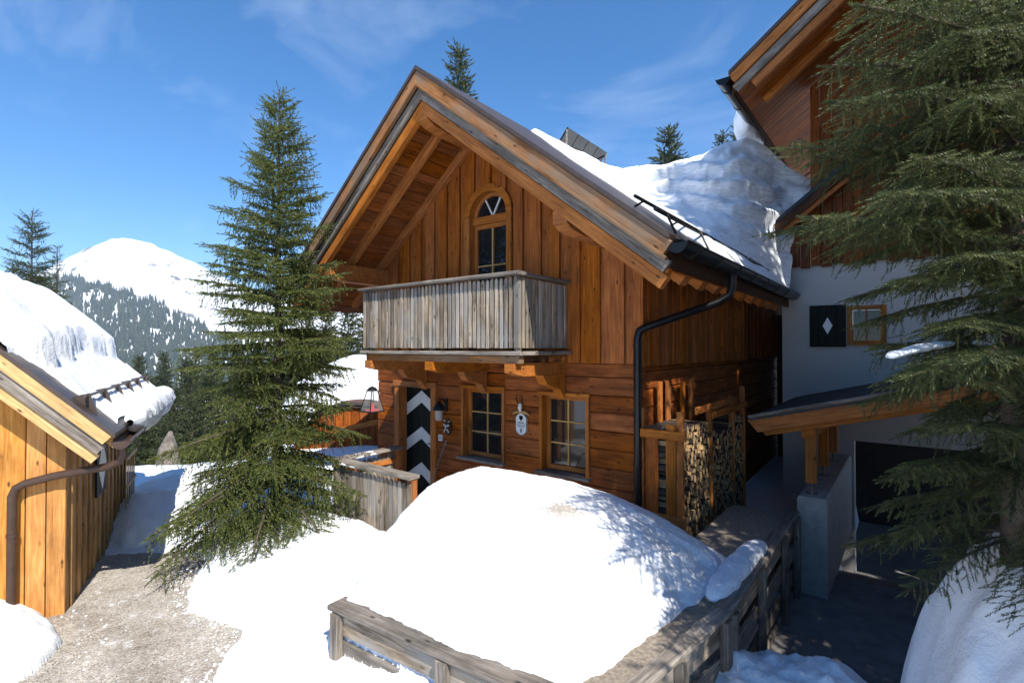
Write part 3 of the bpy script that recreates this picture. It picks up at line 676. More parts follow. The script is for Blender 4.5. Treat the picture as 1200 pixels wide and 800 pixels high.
for yy in (.45, .75, 1.35, 1.7): plank('back_board', lf(.06, yy, 1.5), lf(.06, yy, 2.2 + rnd.uniform(-.1, .1)), (0, 1, 0), .14, .03, M['beam'], fw)
V = []; F = []; A = []
rg = np.random.default_rng(5)
zz = -.18; row = 0
while zz < 1.72:
    yy = -.04 + (row % 2) * .03
    while yy < 2.82:
        rr = rg.uniform(.032, .055); n = int(rg.choice([3, 4, 6, 7])); ph = rg.uniform(0, 6.28)
        if zz + rr < 1.62 + .08 * math.sin(yy * 3) + .2 * (yy < .9):
            x1 = .555 + rg.uniform(-.035, .03); b0 = len(V); ang = [ph + 2 * math.pi * j / n + rg.uniform(-.2, .2) for j in range(n)]
            ring = [(rr * .96 * math.cos(a_), rr * .96 * math.sin(a_)) for a_ in ang]
            ty, tz = rg.uniform(-.02, .02, 2)
            V += [(.08 - .3, yy + p + .1, zz + q_ + .2) for p, q_ in ring] + [(x1 - .3, yy + p + ty + .1, zz + q_ + tz + .2) for p, q_ in ring]
            F.append((b0, n))
        yy += rr * 2.0
    zz += .078; row += 1
m = MB(); m.v = [tuple(p) for p in V]
for b0, n in F:
    m.f += [[b0 + j, b0 + (j + 1) % n, b0 + n + (j + 1) % n, b0 + n + j] for j in range(n)] + [[b0 + n + j for j in range(n)]]
m.sm = [False] * len(m.f)
cap_ = [len(f_) for f_ in m.f]
o = m.build('firewood_logs', M['fire'], fw, False); o['kind'] = 'stuff'; o.data.materials.append(M['barkd'])
k = 0; mi = []
for b0, n in F: mi += [1 if j % 2 else (1 if n > 4 else 0) for j in range(n)] + [0]
o.data.polygons.foreach_set('material_index', mi)

# ================================================================== NEIGHBOUR HOUSE (right)
nb = thing('neighbour_house', 'tall house on the right with white plaster base and dark timber gable', 'house', (0, 0, 0))
NX, NZ0, NS, NY = 0.35, 7.50, 0.74, 2.84       # eave X, eave top Z, slope, front verge plane
NR = 5.0                                        # ridge X
def zn(x): return NZ0 + NS * (x - NX) if x < NR else NZ0 + NS * (NR - NX) - NS * (x - NR)
WY = 5.0                                        # front wall plane
# plaster wall with garage opening and window hole
GX0, GX1, GZ = 1.95, 4.3, 1.03
WX = (1.86, 2.45, 2.79, 3.52)                   # window hole
m = MB()
for (x0, x1, z0, z1) in ((.77, GX0, -1.6, GZ), (.77, WX[0], GZ, 4.35), (WX[0], WX[1], GZ, WX[2]), (WX[0], WX[1], WX[3], 4.35), (WX[1], 7.5, GZ, 4.35), (GX1, 7.5, -1.6, GZ)):
    m.box(x0, x1, WY, WY + .3, z0, z1)
m.box(.77, 1.07, WY + .3, 12, -1.0, 4.35)
m.build('plaster_wall', M['stucco'], nb)
m = MB(); m.box(1.1, 7.4, WY + .31, 11.9, 3.0, 3.1); m.box(1.1, 7.4, 8.8, 8.9, -1.6, 3.0); m.box(1.08, 1.1, WY + .31, 8.8, -1.6, 3.0); m.build('garage_interior', M['interior'], nb)
# window with frame and shutter
def win(parent):
    w = bpy.data.objects.new('window', None); COL.objects.link(w); w.parent = parent
    a, b, c, d = WX; f = .085; yy = WY - .01
    plank('frame', (a + f / 2, yy, c), (a + f / 2, yy, d), (1, 0, 0), f, .08, M['beam'], w); plank('frame', (b - f / 2, yy, c), (b - f / 2, yy, d), (1, 0, 0), f, .08, M['beam'], w)
    plank('frame', (a + f, yy, c + f / 2), (b - f, yy, c + f / 2), (0, 0, 1), f, .078, M['beam'], w); plank('frame', (a + f, yy, d - f / 2), (b - f, yy, d - f / 2), (0, 0, 1), f, .078, M['beam'], w)
    xm, zm = (a + b) / 2, (c + d) / 2
    plank('glazing_bar', (xm, yy + .02, c + f), (xm, yy + .02, d - f), (1, 0, 0), .025, .03, M['beam'], w); plank('glazing_bar', (a + f, yy + .022, zm), (b - f, yy + .022, zm), (0, 0, 1), .025, .028, M['beam'], w)
    for (x0, x1) in ((a + f, xm), (xm, b - f)):
        for (z0, z1) in ((c + f, zm), (zm, d - f)):
            m = MB(); m.box(x0 + .003, x1 - .003, yy + .03, yy + .036, z0 + .003, z1 - .003); m.build('pane', M['glass'], w)
win(nb)
sh = bpy.data.objects.new('shutter', None); COL.objects.link(sh); sh.parent = nb
for k in range(4): plank('shutter_board', (1.25 + .148 * (k + .5), WY - .035, 2.76), (1.25 + .148 * (k + .5), WY - .035, 3.55), (1, 0, 0), .146, .03, M['green'], sh, .003)
m = MB(); m.prism([(1.55, 3.32), (1.47, 3.16), (1.55, 3.00), (1.63, 3.16)], 'y', WY - .056, WY - .0505); m.build('diamond', M['white'], sh)
def zl(x): return 4.93 + .776 * (x - .345)
# timber upper wall
up = bpy.data.objects.new('timber_gable', None); COL.objects.link(up); up.parent = nb
x = .60; i = 0
while x < 7.4:
    w = rnd.choice([.15, .17, .19, .21])
    xc = x + w / 2; tp, kt = (zn(xc) - .42, NS if xc < NR else -NS) if xc > 1.33 else (zl(xc) - .32, .776)
    plank('board', (xc, WY - (.06 if i % 2 else .045), 4.32 - .04 * (i % 2)), (xc, WY - (.06 if i % 2 else .045), tp), (1, 0, 0), w - .012, .035, M['gable_shade'], up, .005, 0, kt)
    x += w; i += 1
m = MB(); m.box(1.36, 7.4, WY - .02, WY + .25, 4.36, 7.0); m.build('gable_core', M['interior'], up)
# projecting timber bay catching the sun
bay = bpy.data.objects.new('timber_bay', None); COL.objects.link(bay); bay.parent = nb
y = 3.1; BXX = 3.42
m = MB(); m.box(BXX + .05, 7.0, 3.15, WY - .1, 4.25, 8.6); m.build('bay_core', M['interior'], bay)
x = BXX
while x < 6.8:
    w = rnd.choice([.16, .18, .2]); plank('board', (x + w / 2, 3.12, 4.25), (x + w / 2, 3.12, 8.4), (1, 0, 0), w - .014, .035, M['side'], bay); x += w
y = 3.12
while y < 4.9:
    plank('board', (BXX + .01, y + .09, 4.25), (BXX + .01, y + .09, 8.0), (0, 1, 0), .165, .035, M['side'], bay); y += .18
# main roof
nroof = bpy.data.objects.new('roof', None); COL.objects.link(nroof); nroof.parent = nb
cosn = 1 / math.sqrt(1 + NS * NS)
m = MB(); m.prism([(NX, NZ0), (NR, zn(NR)), (9.6, zn(9.6)), (9.6, zn(9.6) - .07), (NR, zn(NR) - .07), (NX, NZ0 - .07)], 'y', NY - .02, 13.0); m.build('roof_cover', M['metal'], nroof)
m = MB(); m.prism([(NX + .05, zn(NX + .05) - .075), (NR, zn(NR) - .075), (9.5, zn(9.5) - .075), (9.5, zn(9.5) - .36), (NR, zn(NR) - .36), (NX + .05, zn(NX + .05) - .36)], 'y', NY + .14, 12.9); m.build('roof_deck', M['dark'], nroof)
for (dv, hh, yy, tt, mt, nm) in ((.17, .20, NY + .03, .06, 'beam', 'verge_board'), (.37, .18, NY + .08, .05, 'grey', 'verge_board'), (.55, .17, NY + .15, .09, 'beam', 'barge_rafter')):
    xs = NX + .04 + (.05 if dv > .3 else 0) + (.28 if dv > .5 else 0)
    plank(nm, (xs, yy, zn(xs) - dv), (NR, yy, zn(NR) - dv), (0, 0, 1), hh * cosn, tt, M[mt], nroof, .008)
y = NY + .2
while y < 9:
    w = rnd.uniform(.15, .2); xa, xb = NX + .1, (NR if y < WY - .1 else 1.6)
    plank('soffit_board', (xa, y + w / 2, zn(xa) - .385), (xb, y + w / 2, zn(xb) - .385), (0, 1, 0), w - .01, .022, M['soffit'], nroof, .004); y += w
m = MB(); m.prism([(NX + .1, zn(NX + .1) - .375), (1.6, zn(1.6) - .375), (1.6, zn(1.6) - .39), (NX + .1, zn(NX + .1) - .39)], 'y', 9.2, 12.8); m.build('soffit_panel', M['soffit'], nroof)
plank('rafter', (NX + .35, 3.9, zn(NX + .35) - .47), (NR, 3.9, zn(NR) - .47), (0, 0, 1), .13, .11, M['beam'], nroof)
plank('fascia_board', (NX + .02, NY + .2, NZ0 - .25), (NX + .02, 12.5, NZ0 - .25), (0, 0, 1), .22, .03, M['dark'], nroof)
gutter(nroof, NX - .09, NY - .03, 12.5, NZ0 - .10, .12, M['gutter'], -1)
# lower wing roof beside the chalet
lr = bpy.data.objects.new('lower_roof', None); COL.objects.link(lr); lr.parent = nb
LY = 4.62
m = MB(); m.prism([(.2, zl(.2)), (1.9, zl(1.9)), (1.9, zl(1.9) - .09), (.2, zl(.2) - .09)], 'y', LY - .02, 10); m.build('roof_cover', M['gutter'], lr)
plank('verge_board', (.24, LY + .03, zl(.24) - .18), (1.9, LY + .03, zl(1.9) - .18), (0, 0, 1), .15, .06, M['dark'], lr)
plank('verge_board', (.34, LY + .10, zl(.34) - .30), (1.9, LY + .10, zl(1.9) - .30), (0, 0, 1), .12, .08, M['soffit'], lr)
m = MB(); m.prism([(.25, zl(.25) - .095), (1.9, zl(1.9) - .095), (1.9, zl(1.9) - .3), (.25, zl(.25) - .3)], 'y', LY + .15, 9.9); m.build('roof_deck', M['soffit'], lr)
# snow load on the neighbour's roof, lip over the gutter
def roof_snow_mesh(name, xs, ys, zf, mat, parent=None):
    X, Y = np.meshgrid(xs, ys); return grid_mesh(name, X, Y, zf(X, Y), mat, None, parent)

# ================================================================== GARAGE CANOPY
gc = thing('garage_canopy', 'small lean-to canopy roof with orange fascia on posts over the garage ramp', 'canopy', (1.7, 1.5, -.55))
def lg(x, y, z): return (x - 1.7, y - 1.5, z + .55)
def zc_(x): return 1.78 + .26 * (x - 1.0)
m = MB(); m.prism([(1.0 - 1.7, zc_(1.0) + .55), (4.3 - 1.7, zc_(4.3) + .55), (4.3 - 1.7, zc_(4.3) + .49), (1.0 - 1.7, zc_(1.0) + .49)], 'y', 1.37 - 1.5, WY - .005 - 1.5); m.build('roof_cover', M['felt'], gc)
plank('edge_strip', lg(.98, 1.36, zc_(.98) + .0), lg(4.3, 1.36, zc_(4.3) + .0), (0, 0, 1), .05, .05, M['grey'], gc, .01)
plank('fascia_board', lg(1.03, 1.40, zc_(1.03) - .14), lg(4.3, 1.40, zc_(4.3) - .14), (0, 0, 1), .19, .05, M['beam'], gc, .006, -.5)
plank('fascia_board', lg(1.16, 1.45, zc_(1.16) - .26), lg(4.3, 1.45, zc_(4.3) - .26), (0, 0, 1), .09, .05, M['beam'], gc, .006, -.5)
y = 1.5
while y < 4.9:
    plank('roof_board', lg(1.06, y + .09, zc_(1.06) - .09), lg(4.25, y + .09, zc_(4.25) - .09), (0, 1, 0), .17, .025, M['soffit'], gc, .003); y += .18
plank('beam', lg(1.70, 1.48, 1.60), lg(1.70, 4.95, 1.60), (0, 0, 1), .14, .16, M['beam'], gc, .01)
plank('beam', lg(4.0, 1.48, 2.18), lg(4.0, 4.95, 2.18), (0, 0, 1), .14, .16, M['beam'], gc, .01)
for yy in (1.72, 3.0, 4.3):
    plank('post', lg(1.70, yy, .90), lg(1.70, yy, 1.53), (1, 0, 0), .13, .13, M['beam'], gc, .008)
    m = MB(); m.tube([lg(1.70, yy, .74), lg(1.70, yy, .92)], .022, 8); a_ = lg(1.70, yy, .752); m.box(a_[0] - .07, a_[0] + .07, a_[1] - .07, a_[1] + .07, a_[2] - .012, a_[2] + .004); m.build('post_foot', M['grey'], gc)
plank('post', lg(4.0, 1.72, .55), lg(4.0, 1.72, 2.11), (1, 0, 0), .15, .15, M['beam'], gc, .008)
rw = thing('ramp_wall', 'pale concrete wall with a square end carrying the canopy posts', 'wall', (1.735, 1.5, -.6))
m = MB(); m.prism([(-.175, 0), (.175, 0), (.175, 1.32), (.15, 1.35), (-.15, 1.35), (-.175, 1.32)], 'y', 0, 3.48); m.build('wall_body', M['concrete'], rw)
r2 = thing('ramp_side_wall', 'stained concrete wall at the right side of the garage ramp below the spruce', 'wall', (4.1, 1.5, -.6))
m = MB(); m.prism([(-.2, 0), (.2, 0), (.2, 1.12), (.17, 1.15), (-.17, 1.15), (-.2, 1.12)], 'y', 0, 3.48); m.build('wall_body', M['concrete'], r2)

# ================================================================== TERRACE FENCE
P_L, P_N, P_A = Vector((-1.52, 4.41)), Vector((.512, 3.05)), Vector((1.775, 4.30))     # plan points (right, ahead of camera)
fe = thing('plank_fence', 'weathered horizontal plank fence with broad cap boards holding back the snow mound', 'fence', (0, 0, 0))
wL, wN, wA = c2w(*P_L), c2w(*P_N), c2w(*P_A); wB = Vector((1.55, 1.42, 0))
wA2 = Vector((1.55, wA.y, 0)); wA = wA2
def run(a, b, ztop, rows, cap_w, inward, posts, capmat='grey'):
    d = (b - a).normalized(); nrm = Vector((-d.y, d.x, 0))
    if nrm.dot(inward - a) < 0: nrm = -nrm
    plank('cap_board', a - d * .03 + nrm * (cap_w / 2 - .05) + Vector((0, 0, ztop - .022)), b + d * .0 + nrm * (cap_w / 2 - .05) + Vector((0, 0, ztop - .022)), nrm, cap_w, .044, M[capmat], fe, .008)
    z = ztop - .05
    for (h, g) in rows:
        z -= g; plank('fence_plank', a + nrm * .02 + Vector((0, 0, z - h / 2)), b + nrm * .02 + Vector((0, 0, z - h / 2)), (0, 0, 1), h, .035, M['grey'] if rnd.random() < .7 else M['picket'], fe, .008); z -= h
    for s in posts:
        p = a + d * s; plank('post', p - nrm * .035 + Vector((0, 0, -.55)), p - nrm * .035 + Vector((0, 0, ztop - .05)), d, .10, .07, M['grey'], fe, .008)
mid = c2w(.2, 5.0)
run(wL, wN, .56, [(.17, .025), (.18, .05), (.18, .05), (.2, .05)], .20, mid, [.07, 1.25, 2.35])
run(wN, wA, .562, [(.19, .03), (.18, .10), (.18, .10), (.2, .08)], .13, mid, [.10, .95, (wA - wN).length - .06])
run(wA, wB, .558, [(.19, .06), (.19, .12), (.19, .12), (.2, .1)], .15, mid, [.12, 1.2, 2.4, 3.2])

# ================================================================== SHED (left); local x to the right, y back along the side wall
SHA = math.atan2(330, 600)                       # shed depth axis lies this far left of the view axis
GZ0 = -.20
ks = c2w(-4.955, 5.71, GZ0)
SH_R = YAW + SHA
sd = thing('shed', 'small orange plank shed with steep roof and brown downpipe beside the path', 'shed', ks, SH_R)
EO, SL, SHW = .50, 1.0, 3.2                      # eave overhang, slope, width
def zs_(x): return 2.02 + SL * (EO - x) if x > -SHW / 2 else 2.02 + SL * (EO + SHW / 2) - SL * (-SHW / 2 - x)
rs = random.Random(11)
m = MB(); m.prism([(-.05, -.2), (-.05, zs_(-.05) - .3), (-1.6, zs_(-1.6) - .3), (-3.15, zs_(-3.15) - .3), (-3.15, -.2)], 'y', .05, 3.75); m.build('inner_wall', M['interior'], sd)
sf = bpy.data.objects.new('front_wall', None); COL.objects.link(sf); sf.parent = sd
x = 0.0
while x > -SHW:
    w = rs.choice([.20, .23, .26, .17]); xc = x - w / 2
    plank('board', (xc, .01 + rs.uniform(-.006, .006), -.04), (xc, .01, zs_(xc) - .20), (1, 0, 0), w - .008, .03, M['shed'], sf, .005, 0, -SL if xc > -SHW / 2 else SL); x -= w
ss = bpy.data.objects.new('side_wall', None); COL.objects.link(ss); ss.parent = sd
y = .02; i = 0
while y < 3.76:
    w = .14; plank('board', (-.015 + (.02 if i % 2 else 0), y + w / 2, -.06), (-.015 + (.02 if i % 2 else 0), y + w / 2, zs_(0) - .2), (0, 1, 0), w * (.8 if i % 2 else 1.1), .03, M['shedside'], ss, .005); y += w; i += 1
sr = bpy.data.objects.new('roof', None); COL.objects.link(sr); sr.parent = sd
YV, YE = -.45, 4.2
for sg in (1, -1):
    xr = -SHW / 2; xe = EO if sg > 0 else -SHW - EO
    m = MB(); m.prism([(xr, zs_(xr)), (xe, zs_(xe)), (xe, zs_(xe) - .05), (xr, zs_(xr) - .05)], 'y', YV - .02, YE); m.build('roof_cover', M['metal'], sr)
    m = MB(); m.prism([(xr, zs_(xr) - .055), (xe - sg * .03, zs_(xe - sg * .03) - .055), (xe - sg * .03, zs_(xe - sg * .03) - .2), (xr, zs_(xr) - .2)], 'y', YV + .09, YE - .03); m.build('roof_deck', M['shedverge'], sr)
    for (dv, hh, yy, tt, mt) in ((.135, .15, YV + .02, .05, 'shedverge'), (.30, .16, YV + .06, .05, 'grey'), (.46, .14, YV + .11, .07, 'shedverge')):
        xq = xe - sg * (.02 + dv * .35)
        plank('verge_board', (xr, yy, zs_(xr) - dv), (xq, yy, zs_(xq) - dv), (0, 0, 1), hh * .8, tt, M[mt], sr, .006, -SL, 0)
plank('purlin', (-.28, YV + .15, zs_(-.28) - .36), (-.28, .1, zs_(-.28) - .36), (0, 0, 1), .14, .14, M['shed'], sr)
gutter(sr, EO + .05, YV - .02, YE, 2.02 - .09, .085, M['pipe'])
for xo in (.22,):
    m = MB(); m.tube([(xo, YV + .1, zs_(xo) + .12), (xo, YE - .1, zs_(xo) + .12)], .016, 6); m.build('snow_guard_bar', M['metal'], sr)
for k in range(6):
    yy = YV + .2 + k * .85
    m = MB(); m.add([(.10, yy, zs_(.10)), (.24, yy, zs_(.24) + .17), (.32, yy, zs_(.32)), (.10, yy + .03, zs_(.10)), (.24, yy + .03, zs_(.24) + .17), (.32, yy + .03, zs_(.32))], [(0, 1, 2), (5, 4, 3), (0, 3, 4, 1), (1, 4, 5, 2), (2, 5, 3, 0)]); m.build('snow_guard_bracket', M['metal'], sr)
m = MB(); gx = EO + .05
m.tube([(gx, -.30, 1.88), (gx, -.30, 1.76), (gx - .04, -.28, 1.68), (gx - .14, -.24, 1.63), (.02, -.12, 1.57), (-.10, -.095, 1.55), (-.32, -.09, 1.50), (-.39, -.09, 1.46), (-.42, -.09, 1.38), (-.42, -.09, -.1)], .043, 12); m.build('downpipe', M['pipe'], sd)
m = MB(); m.tube([(-.42, -.09, .95), (-.42, -.09, .985)], .05, 12); m.build('pipe_clip', M['pipe'], sd)
# shutter with white diamond on the side wall
st = bpy.data.objects.new('shutter', None); COL.objects.link(st); st.parent = sd
for k in range(4): plank('shutter_board', (.035, 1.33 + .15 * k, .95), (.035, 1.33 + .15 * k, 1.72), (0, 1, 0), .148, .025, M['green'], st, .003)
m = MB(); m.prism([(1.30, 1.34), (1.56, 1.66), (1.80, 1.34), (1.56, 1.0)], 'x', .049, .054); m.build('diamond', M['white'], st)
# small trellis leaning at the far corner
tr = thing('trellis', 'small white wooden trellis panel at the far end of the shed', 'trellis', (ks + Matrix.Rotation(SH_R, 3, 'Z') @ Vector((.12, 3.3, 0))), SH_R)
for k in range(5): plank('slat', (0, -.4 + .2 * k, .35), (0, -.4 + .2 * k, 1.15), (0, 1, 0), .04, .02, M['shedverge'], tr)
for zz in (.32, .7, 1.15): plank('rail', (.02, -.45, zz), (.02, .45, zz), (0, 0, 1), .05, .02, M['shedverge'], tr)
# snow on the shed roof
xs = np.linspace(-SHW - EO + .1, EO - .05, 150); ys = np.linspace(YV + .05, YE + .12, 160); X, Y = np.meshgrid(xs, ys)
zr_s = np.where(X > -SHW / 2, 2.02 + SL * (EO - X), 2.02 + SL * (EO + SHW / 2) - SL * (-SHW / 2 - X))
zsm = 3.9 - np.sqrt((np.abs(X + SHW / 2)) ** 2 + .25) * SL + .42       # rounded ridge of the snow cap
edge = -.28 + .20 * fbm(Y * 1.7, X * .5, 4, 3) + .16 * np.exp(-((Y - .2) / .5) ** 2) - .12 * sstep(.4, -.4, Y)
up_ = sstep(0, .07, edge - X)
yend = sstep(0, .22, YE + .1 - Y) * sstep(-.0, .30, Y - (YV + .30 + .12 * fbm(X * 2, X * 0 + 3, 3, 5)))
th = .70 * np.sqrt(np.clip(up_ * yend, 0, 1)) + .12 * fbm(X * 2.6, Y * 2.2, 5, 9, .6) * up_
thin = .05 + .03 * fbm(X * 4, Y * 4, 4, 21)
thin = np.where(Y < YV + .42 + .15 * fbm(X * 3, Y * 0, 3, 8), -.05, thin)
thin = np.where((fbm(X * 2.3, Y * 1.6, 3, 31) > .42) & (X > -.45) & (X < -.1), -.05, thin)
Zr = np.maximum(zr_s + thin, np.where(th > .03, np.minimum(zr_s + th, zsm + .24 + .09 * fbm(X * 2, Y * 2, 3, 4)), -9))
Zr = np.where(X < -2.9, zr_s + .3, Zr)
srs = thing('shed_roof_snow', 'thick rounded slab of snow lying on the shed roof', 'snow', ks, SH_R)
grid_mesh('snow_slab', X, Y, Zr, M['snow'], None, srs)
gs = thing('gutter_snow', 'ragged roll of snow hanging over the shed gutter', 'snow', ks, SH_R)
yy = np.linspace(.35, 4.15, 90); an = np.linspace(0, 2 * math.pi, 22); A_, Y_ = np.meshgrid(an, yy)
rr = (.15 + .06 * sstep(.35, 1.5, Y_)) * (1 + .22 * fbm(Y_ * 3, np.cos(A_) * 1.5, 4, 2) + .15 * fbm(Y_ * 8, np.sin(A_) * 3, 3, 5)) * np.sqrt(np.clip(np.minimum((Y_ - .33) * 4, (4.17 - Y_) * 5), .02, 1))
grid_mesh('snow_roll', EO + .02 + rr * np.cos(A_) * .9, Y_, 2.03 + rr * np.sin(A_), M['snow'], None, gs)

# ================================================================== GROUND, PATH, DRIVE
def path_mask(r, f):
    """1 inside the gravel path (camera plan coordinates)"""
    right = np.interp(f, [2, 4.5, 5.4, 5.8, 6.25, 7.0, 7.7], [-2.5, -2.62, -2.9, -3.65, -4.0, -4.2, -4.6])
    return right
def terr(x, y):
    r, f = (x - CAM.x) * CS + (y - CAM.y) * SN, -(x - CAM.x) * SN + (y - CAM.y) * CS
    d = np.hypot(r, f)
    z = np.full_like(x, -.30)
    z = z + .16 * sstep(7.2, 8.0, f) * (1 + .5 * fbm(x * .8, y * .8, 3, 2))
    z = z + .25 * np.exp(-((r + 6.3) / 1.3) ** 2 - ((f - 10.5) / 1.7) ** 2)
    drop = np.maximum(0, f - 12.5) * sstep(-5.4, -7.0, r * 13 / np.maximum(f, 6)) + np.maximum(0, d - 28)
    z = z - np.minimum(drop * .42, 120) 
    z = z + 2.6 * np.exp(-((r + 5.6) / 3.2) ** 2 - ((f - 19) / 3.6) ** 2)
    z = z + np.where(d > 40, 6 * fbm(x * .01, y * .01, 3, 8), 0)
    dm = sstep(1.36, 1.48, x) * sstep(-5.2, -4.4, y) * sstep(10.4, 9.8, y) * sstep(9, 8, x)
    z = z - .45 * dm - 1.3 * dm * sstep(1.62, 1.85, x) * sstep(2.2, 2.6, y)
    return z
u = np.linspace(-1, 1, 340); sp_ = np.sinh(u * 7.6) / np.sinh(7.6) * 3000
X, Y = np.meshgrid(sp_ - 1.0, sp_)
g = grid_mesh('ground', X, Y, terr(X, Y), M['snow']); g['kind'] = 'structure'
rr = np.linspace(-9.5, -1.5, 160); ff = np.linspace(2.2, 8.6, 150); Rr, Ff = np.meshgrid(rr, ff)
keep = Ff < 7.35 + .35 * fbm(Rr * 1.2, Ff * 1.2, 3, 4) + .12 * (Rr + 4)
p = grid_mesh('path', CAM.x + Rr * CS - Ff * SN, CAM.y + Rr * SN + Ff * CS, GZ0 + .015 * fbm(Rr * 2, Ff * 2, 4, 6), M['gravel'], keep); p['kind'] = 'structure'
m = MB(); m.add([(1.5, -5.5, -.55), (8, -5.5, -.55), (8, 2.4, -.55), (1.5, 2.4, -.55), (8, 5.3, -1.5), (1.5, 5.3, -1.5), (8, 8.85, -1.5), (1.5, 8.85, -1.5)], [(0, 1, 2, 3), (3, 2, 4, 5), (5, 4, 6, 7)])
d_ = m.build('driveway', M['asphalt']); d_['kind'] = 'structure'

m = MB(); m.add([(-.1, -.6, -.19), (1.48, -.6, -.19), (1.48, 8.7, -.19), (-.1, 8.7, -.19)], [(0, 1, 2, 3)]); y_ = m.build('side_yard_shade', M['asphalt']); y_['kind'] = 'structure'  # dark sheet added over the snow so the shaded passage floor looks darker
# ================================================================== SNOW PILES
rr = np.arange(-6.6, 2.35, .03); ff = np.arange(2.5, 8.6, .03); r, f = np.meshgrid(rr, ff)
wx, wy = CAM.x + r * CS - f * SN, CAM.y + r * SN + f * CS
e1 = (P_N - P_L).normalized(); n1 = Vector((-e1.y, e1.x)); n1 = n1 if n1.y > 0 else -n1
d1 = (r - P_L.x) * n1.x + (f - P_L.y) * n1.y
e2 = (P_A - P_N).normalized(); n2 = Vector((-e2.y, e2.x)); n2 = n2 if n2.x < 0 else -n2
d2 = (r - P_N.x) * n2.x + (f - P_N.y) * n2.y
d3 = 1.55 - wx; d4 = -.42 - wy
pe = lambda d, s: 1 - np.exp(-np.clip(d, 0, None) / s)
leftf = 1 - .80 * sstep(-.85, -2.3, r - .10 * (f - 5))
edge_n = .05 * fbm(r * 4, f * 4, 4, 14) + .02 * fbm(r * 14, f * 14, 3, 15)
mound = .47 + .93 * pe(d1 - .05 + edge_n, .50) * pe(d2 - .20 + edge_n * 1.6, .36) * pe(d3 - .18 + edge_n * 1.5, .40) * pe(d4, .55) * leftf
mound = mound + .06 * fbm(r * 1.3, f * 1.3, 4, 1) + .035 * fbm(r * 5, f * 5, 5, 2, .6) * sstep(.6, -.9, r) + .012 * fbm(r * 7, f * 7, 4, 3) - .05 * sstep(.15, 0, d2 - .20) 
mound = np.where((d2 - .20 + edge_n * 1.6 < .004) | (d3 - .18 + edge_n * 1.5 < .004), -.8, mound)
mound = np.where(d1 - .05 + edge_n < .004, .3, mound)
rp = path_mask(r, f)
de = r - rp + .10 * fbm(r * 1.8, f * 1.8, 4, 33) + .04 * fbm(r * 7, f * 7, 3, 34)
bank = GZ0 - .02 + np.where(de > 0, .50 * pe(de, .60) + .10 * fbm(r * 1.5, f * 1.5, 4, 7) * pe(de, .4) + .03 * fbm(r * 5, f * 5, 3, 8) * pe(de, .2), -.15)
bank = bank - .10 * np.exp(-((r + 2.55) / .3) ** 2 - ((f - 5.25) / .35) ** 2)
bank = bank - .05 * sstep(-.55, -.05, d1) * sstep(-2.1, -1.6, r)
bank = np.where(f > 8.0, bank - .3 * sstep(8.0, 8.6, f), bank)
bank = np.where(wy > -1.85, np.minimum(bank, -.02 - .25 * sstep(-1.85, -1.6, wy) + 0 * wy), bank)
inside = (d1 > .03) & (d2 > .0) & (d3 > .0)
lw = sstep(-1.45, -1.75, r - .55 * (f - 4.41)) # open left side of the terrace
Zs = np.where(inside, mound, np.where(d1 <= .03, bank, -1.2))
Zs = np.where(inside & (lw > 0), np.maximum(bank, mound * (1 - lw) + (bank) * lw), Zs)
Zs = np.where((d2 <= 0) | (d3 <= 0), np.where((r < -.2) & (d1 <= .03), bank, -1.2), Zs)
Zs = np.where(wy > -.45, -1.0, Zs)
Zs = np.where((d1 <= .03) & (r > -.55), Zs - .5 * sstep(-.55, .3, r), Zs)
o = grid_mesh('snow_mound', wx, wy, Zs, M['snowd'], Zs > -.5)
tag(o, 'big rounded sunlit snow mound piled behind the plank fence and spreading to the path', 'snow')
# bare soil strip along the right inner edge of the fence
so = MB(); 
def strip(a, b, w0, w1, z):
    d = (b - a).normalized(); n_ = Vector((-d.y, d.x, 0))
    if n_.dot(mid - a) < 0: n_ = -n_
    so.add([a + n_ * w0 + Vector((0, 0, z)), b + n_ * w0 + Vector((0, 0, z)), b + n_ * w1 + Vector((0, 0, z)), a + n_ * w1 + Vector((0, 0, z))], [(0, 1, 2, 3)])
strip(wN, wA, .06, .8, .500); strip(wA, wB, .06, .8, .498)
o = so.build('terrace_soil', M['soil'], None); tag(o, kind='structure')

def heap(name, label, cr, cf, rad_r, rad_f, base, h, seed, rough=.12, mat='snow', p=2.0, rot=0.0, lim=None, res=.03):
    aa = np.arange(-rad_r * 1.15, rad_r * 1.15, res); bb = np.arange(-rad_f * 1.15, rad_f * 1.15, res); a, b = np.meshgrid(aa, bb)
    q = (np.abs(a) / rad_r) ** p + (np.abs(b) / rad_f) ** p
    q = q * (1 + .35 * fbm(a * 1.4, b * 1.4, 4, seed))
    z = base + h * np.sqrt(np.clip(1 - q, 0, 1)) + rough * fbm(a * 2.2, b * 2.2, 5, seed + 3, .6) * np.clip(1.2 - q, 0, 1) - .2 * (q > 1)
    r_, f_ = cr + a * math.cos(rot) - b * math.sin(rot), cf + a * math.sin(rot) + b * math.cos(rot)
    kp = z > base - .12
    o = grid_mesh(name, CAM.x + r_ * CS - f_ * SN, CAM.y + r_ * SN + f_ * CS, z, M[mat], kp)
    return tag(o, label, 'snow')
heap('snow_heap', 'tall shaded blue-white snow heap at the right edge of the driveway', 3.95, 2.75, 1.40, 1.5, -.56, 2.45, 51, .2, p=2.2)
heap('snow_heap', 'low lumpy snow heap on the driveway beside the fence corner post', 2.20, 4.20, .95, .66, -.56, .80, 61, .24, rot=.35)
heap('snow_heap', 'low icy snow bank lying before the orange shed front', -5.35, 5.0, 1.05, .62, -.22, .36, 71, .16, rot=-.5)
heap('snow_heap', 'shaded snow bank at the end of the gravel path behind the shed', -6.35, 9.6, .95, 2.2, -.30, .62, 81, .10, rot=.45, res=.05)
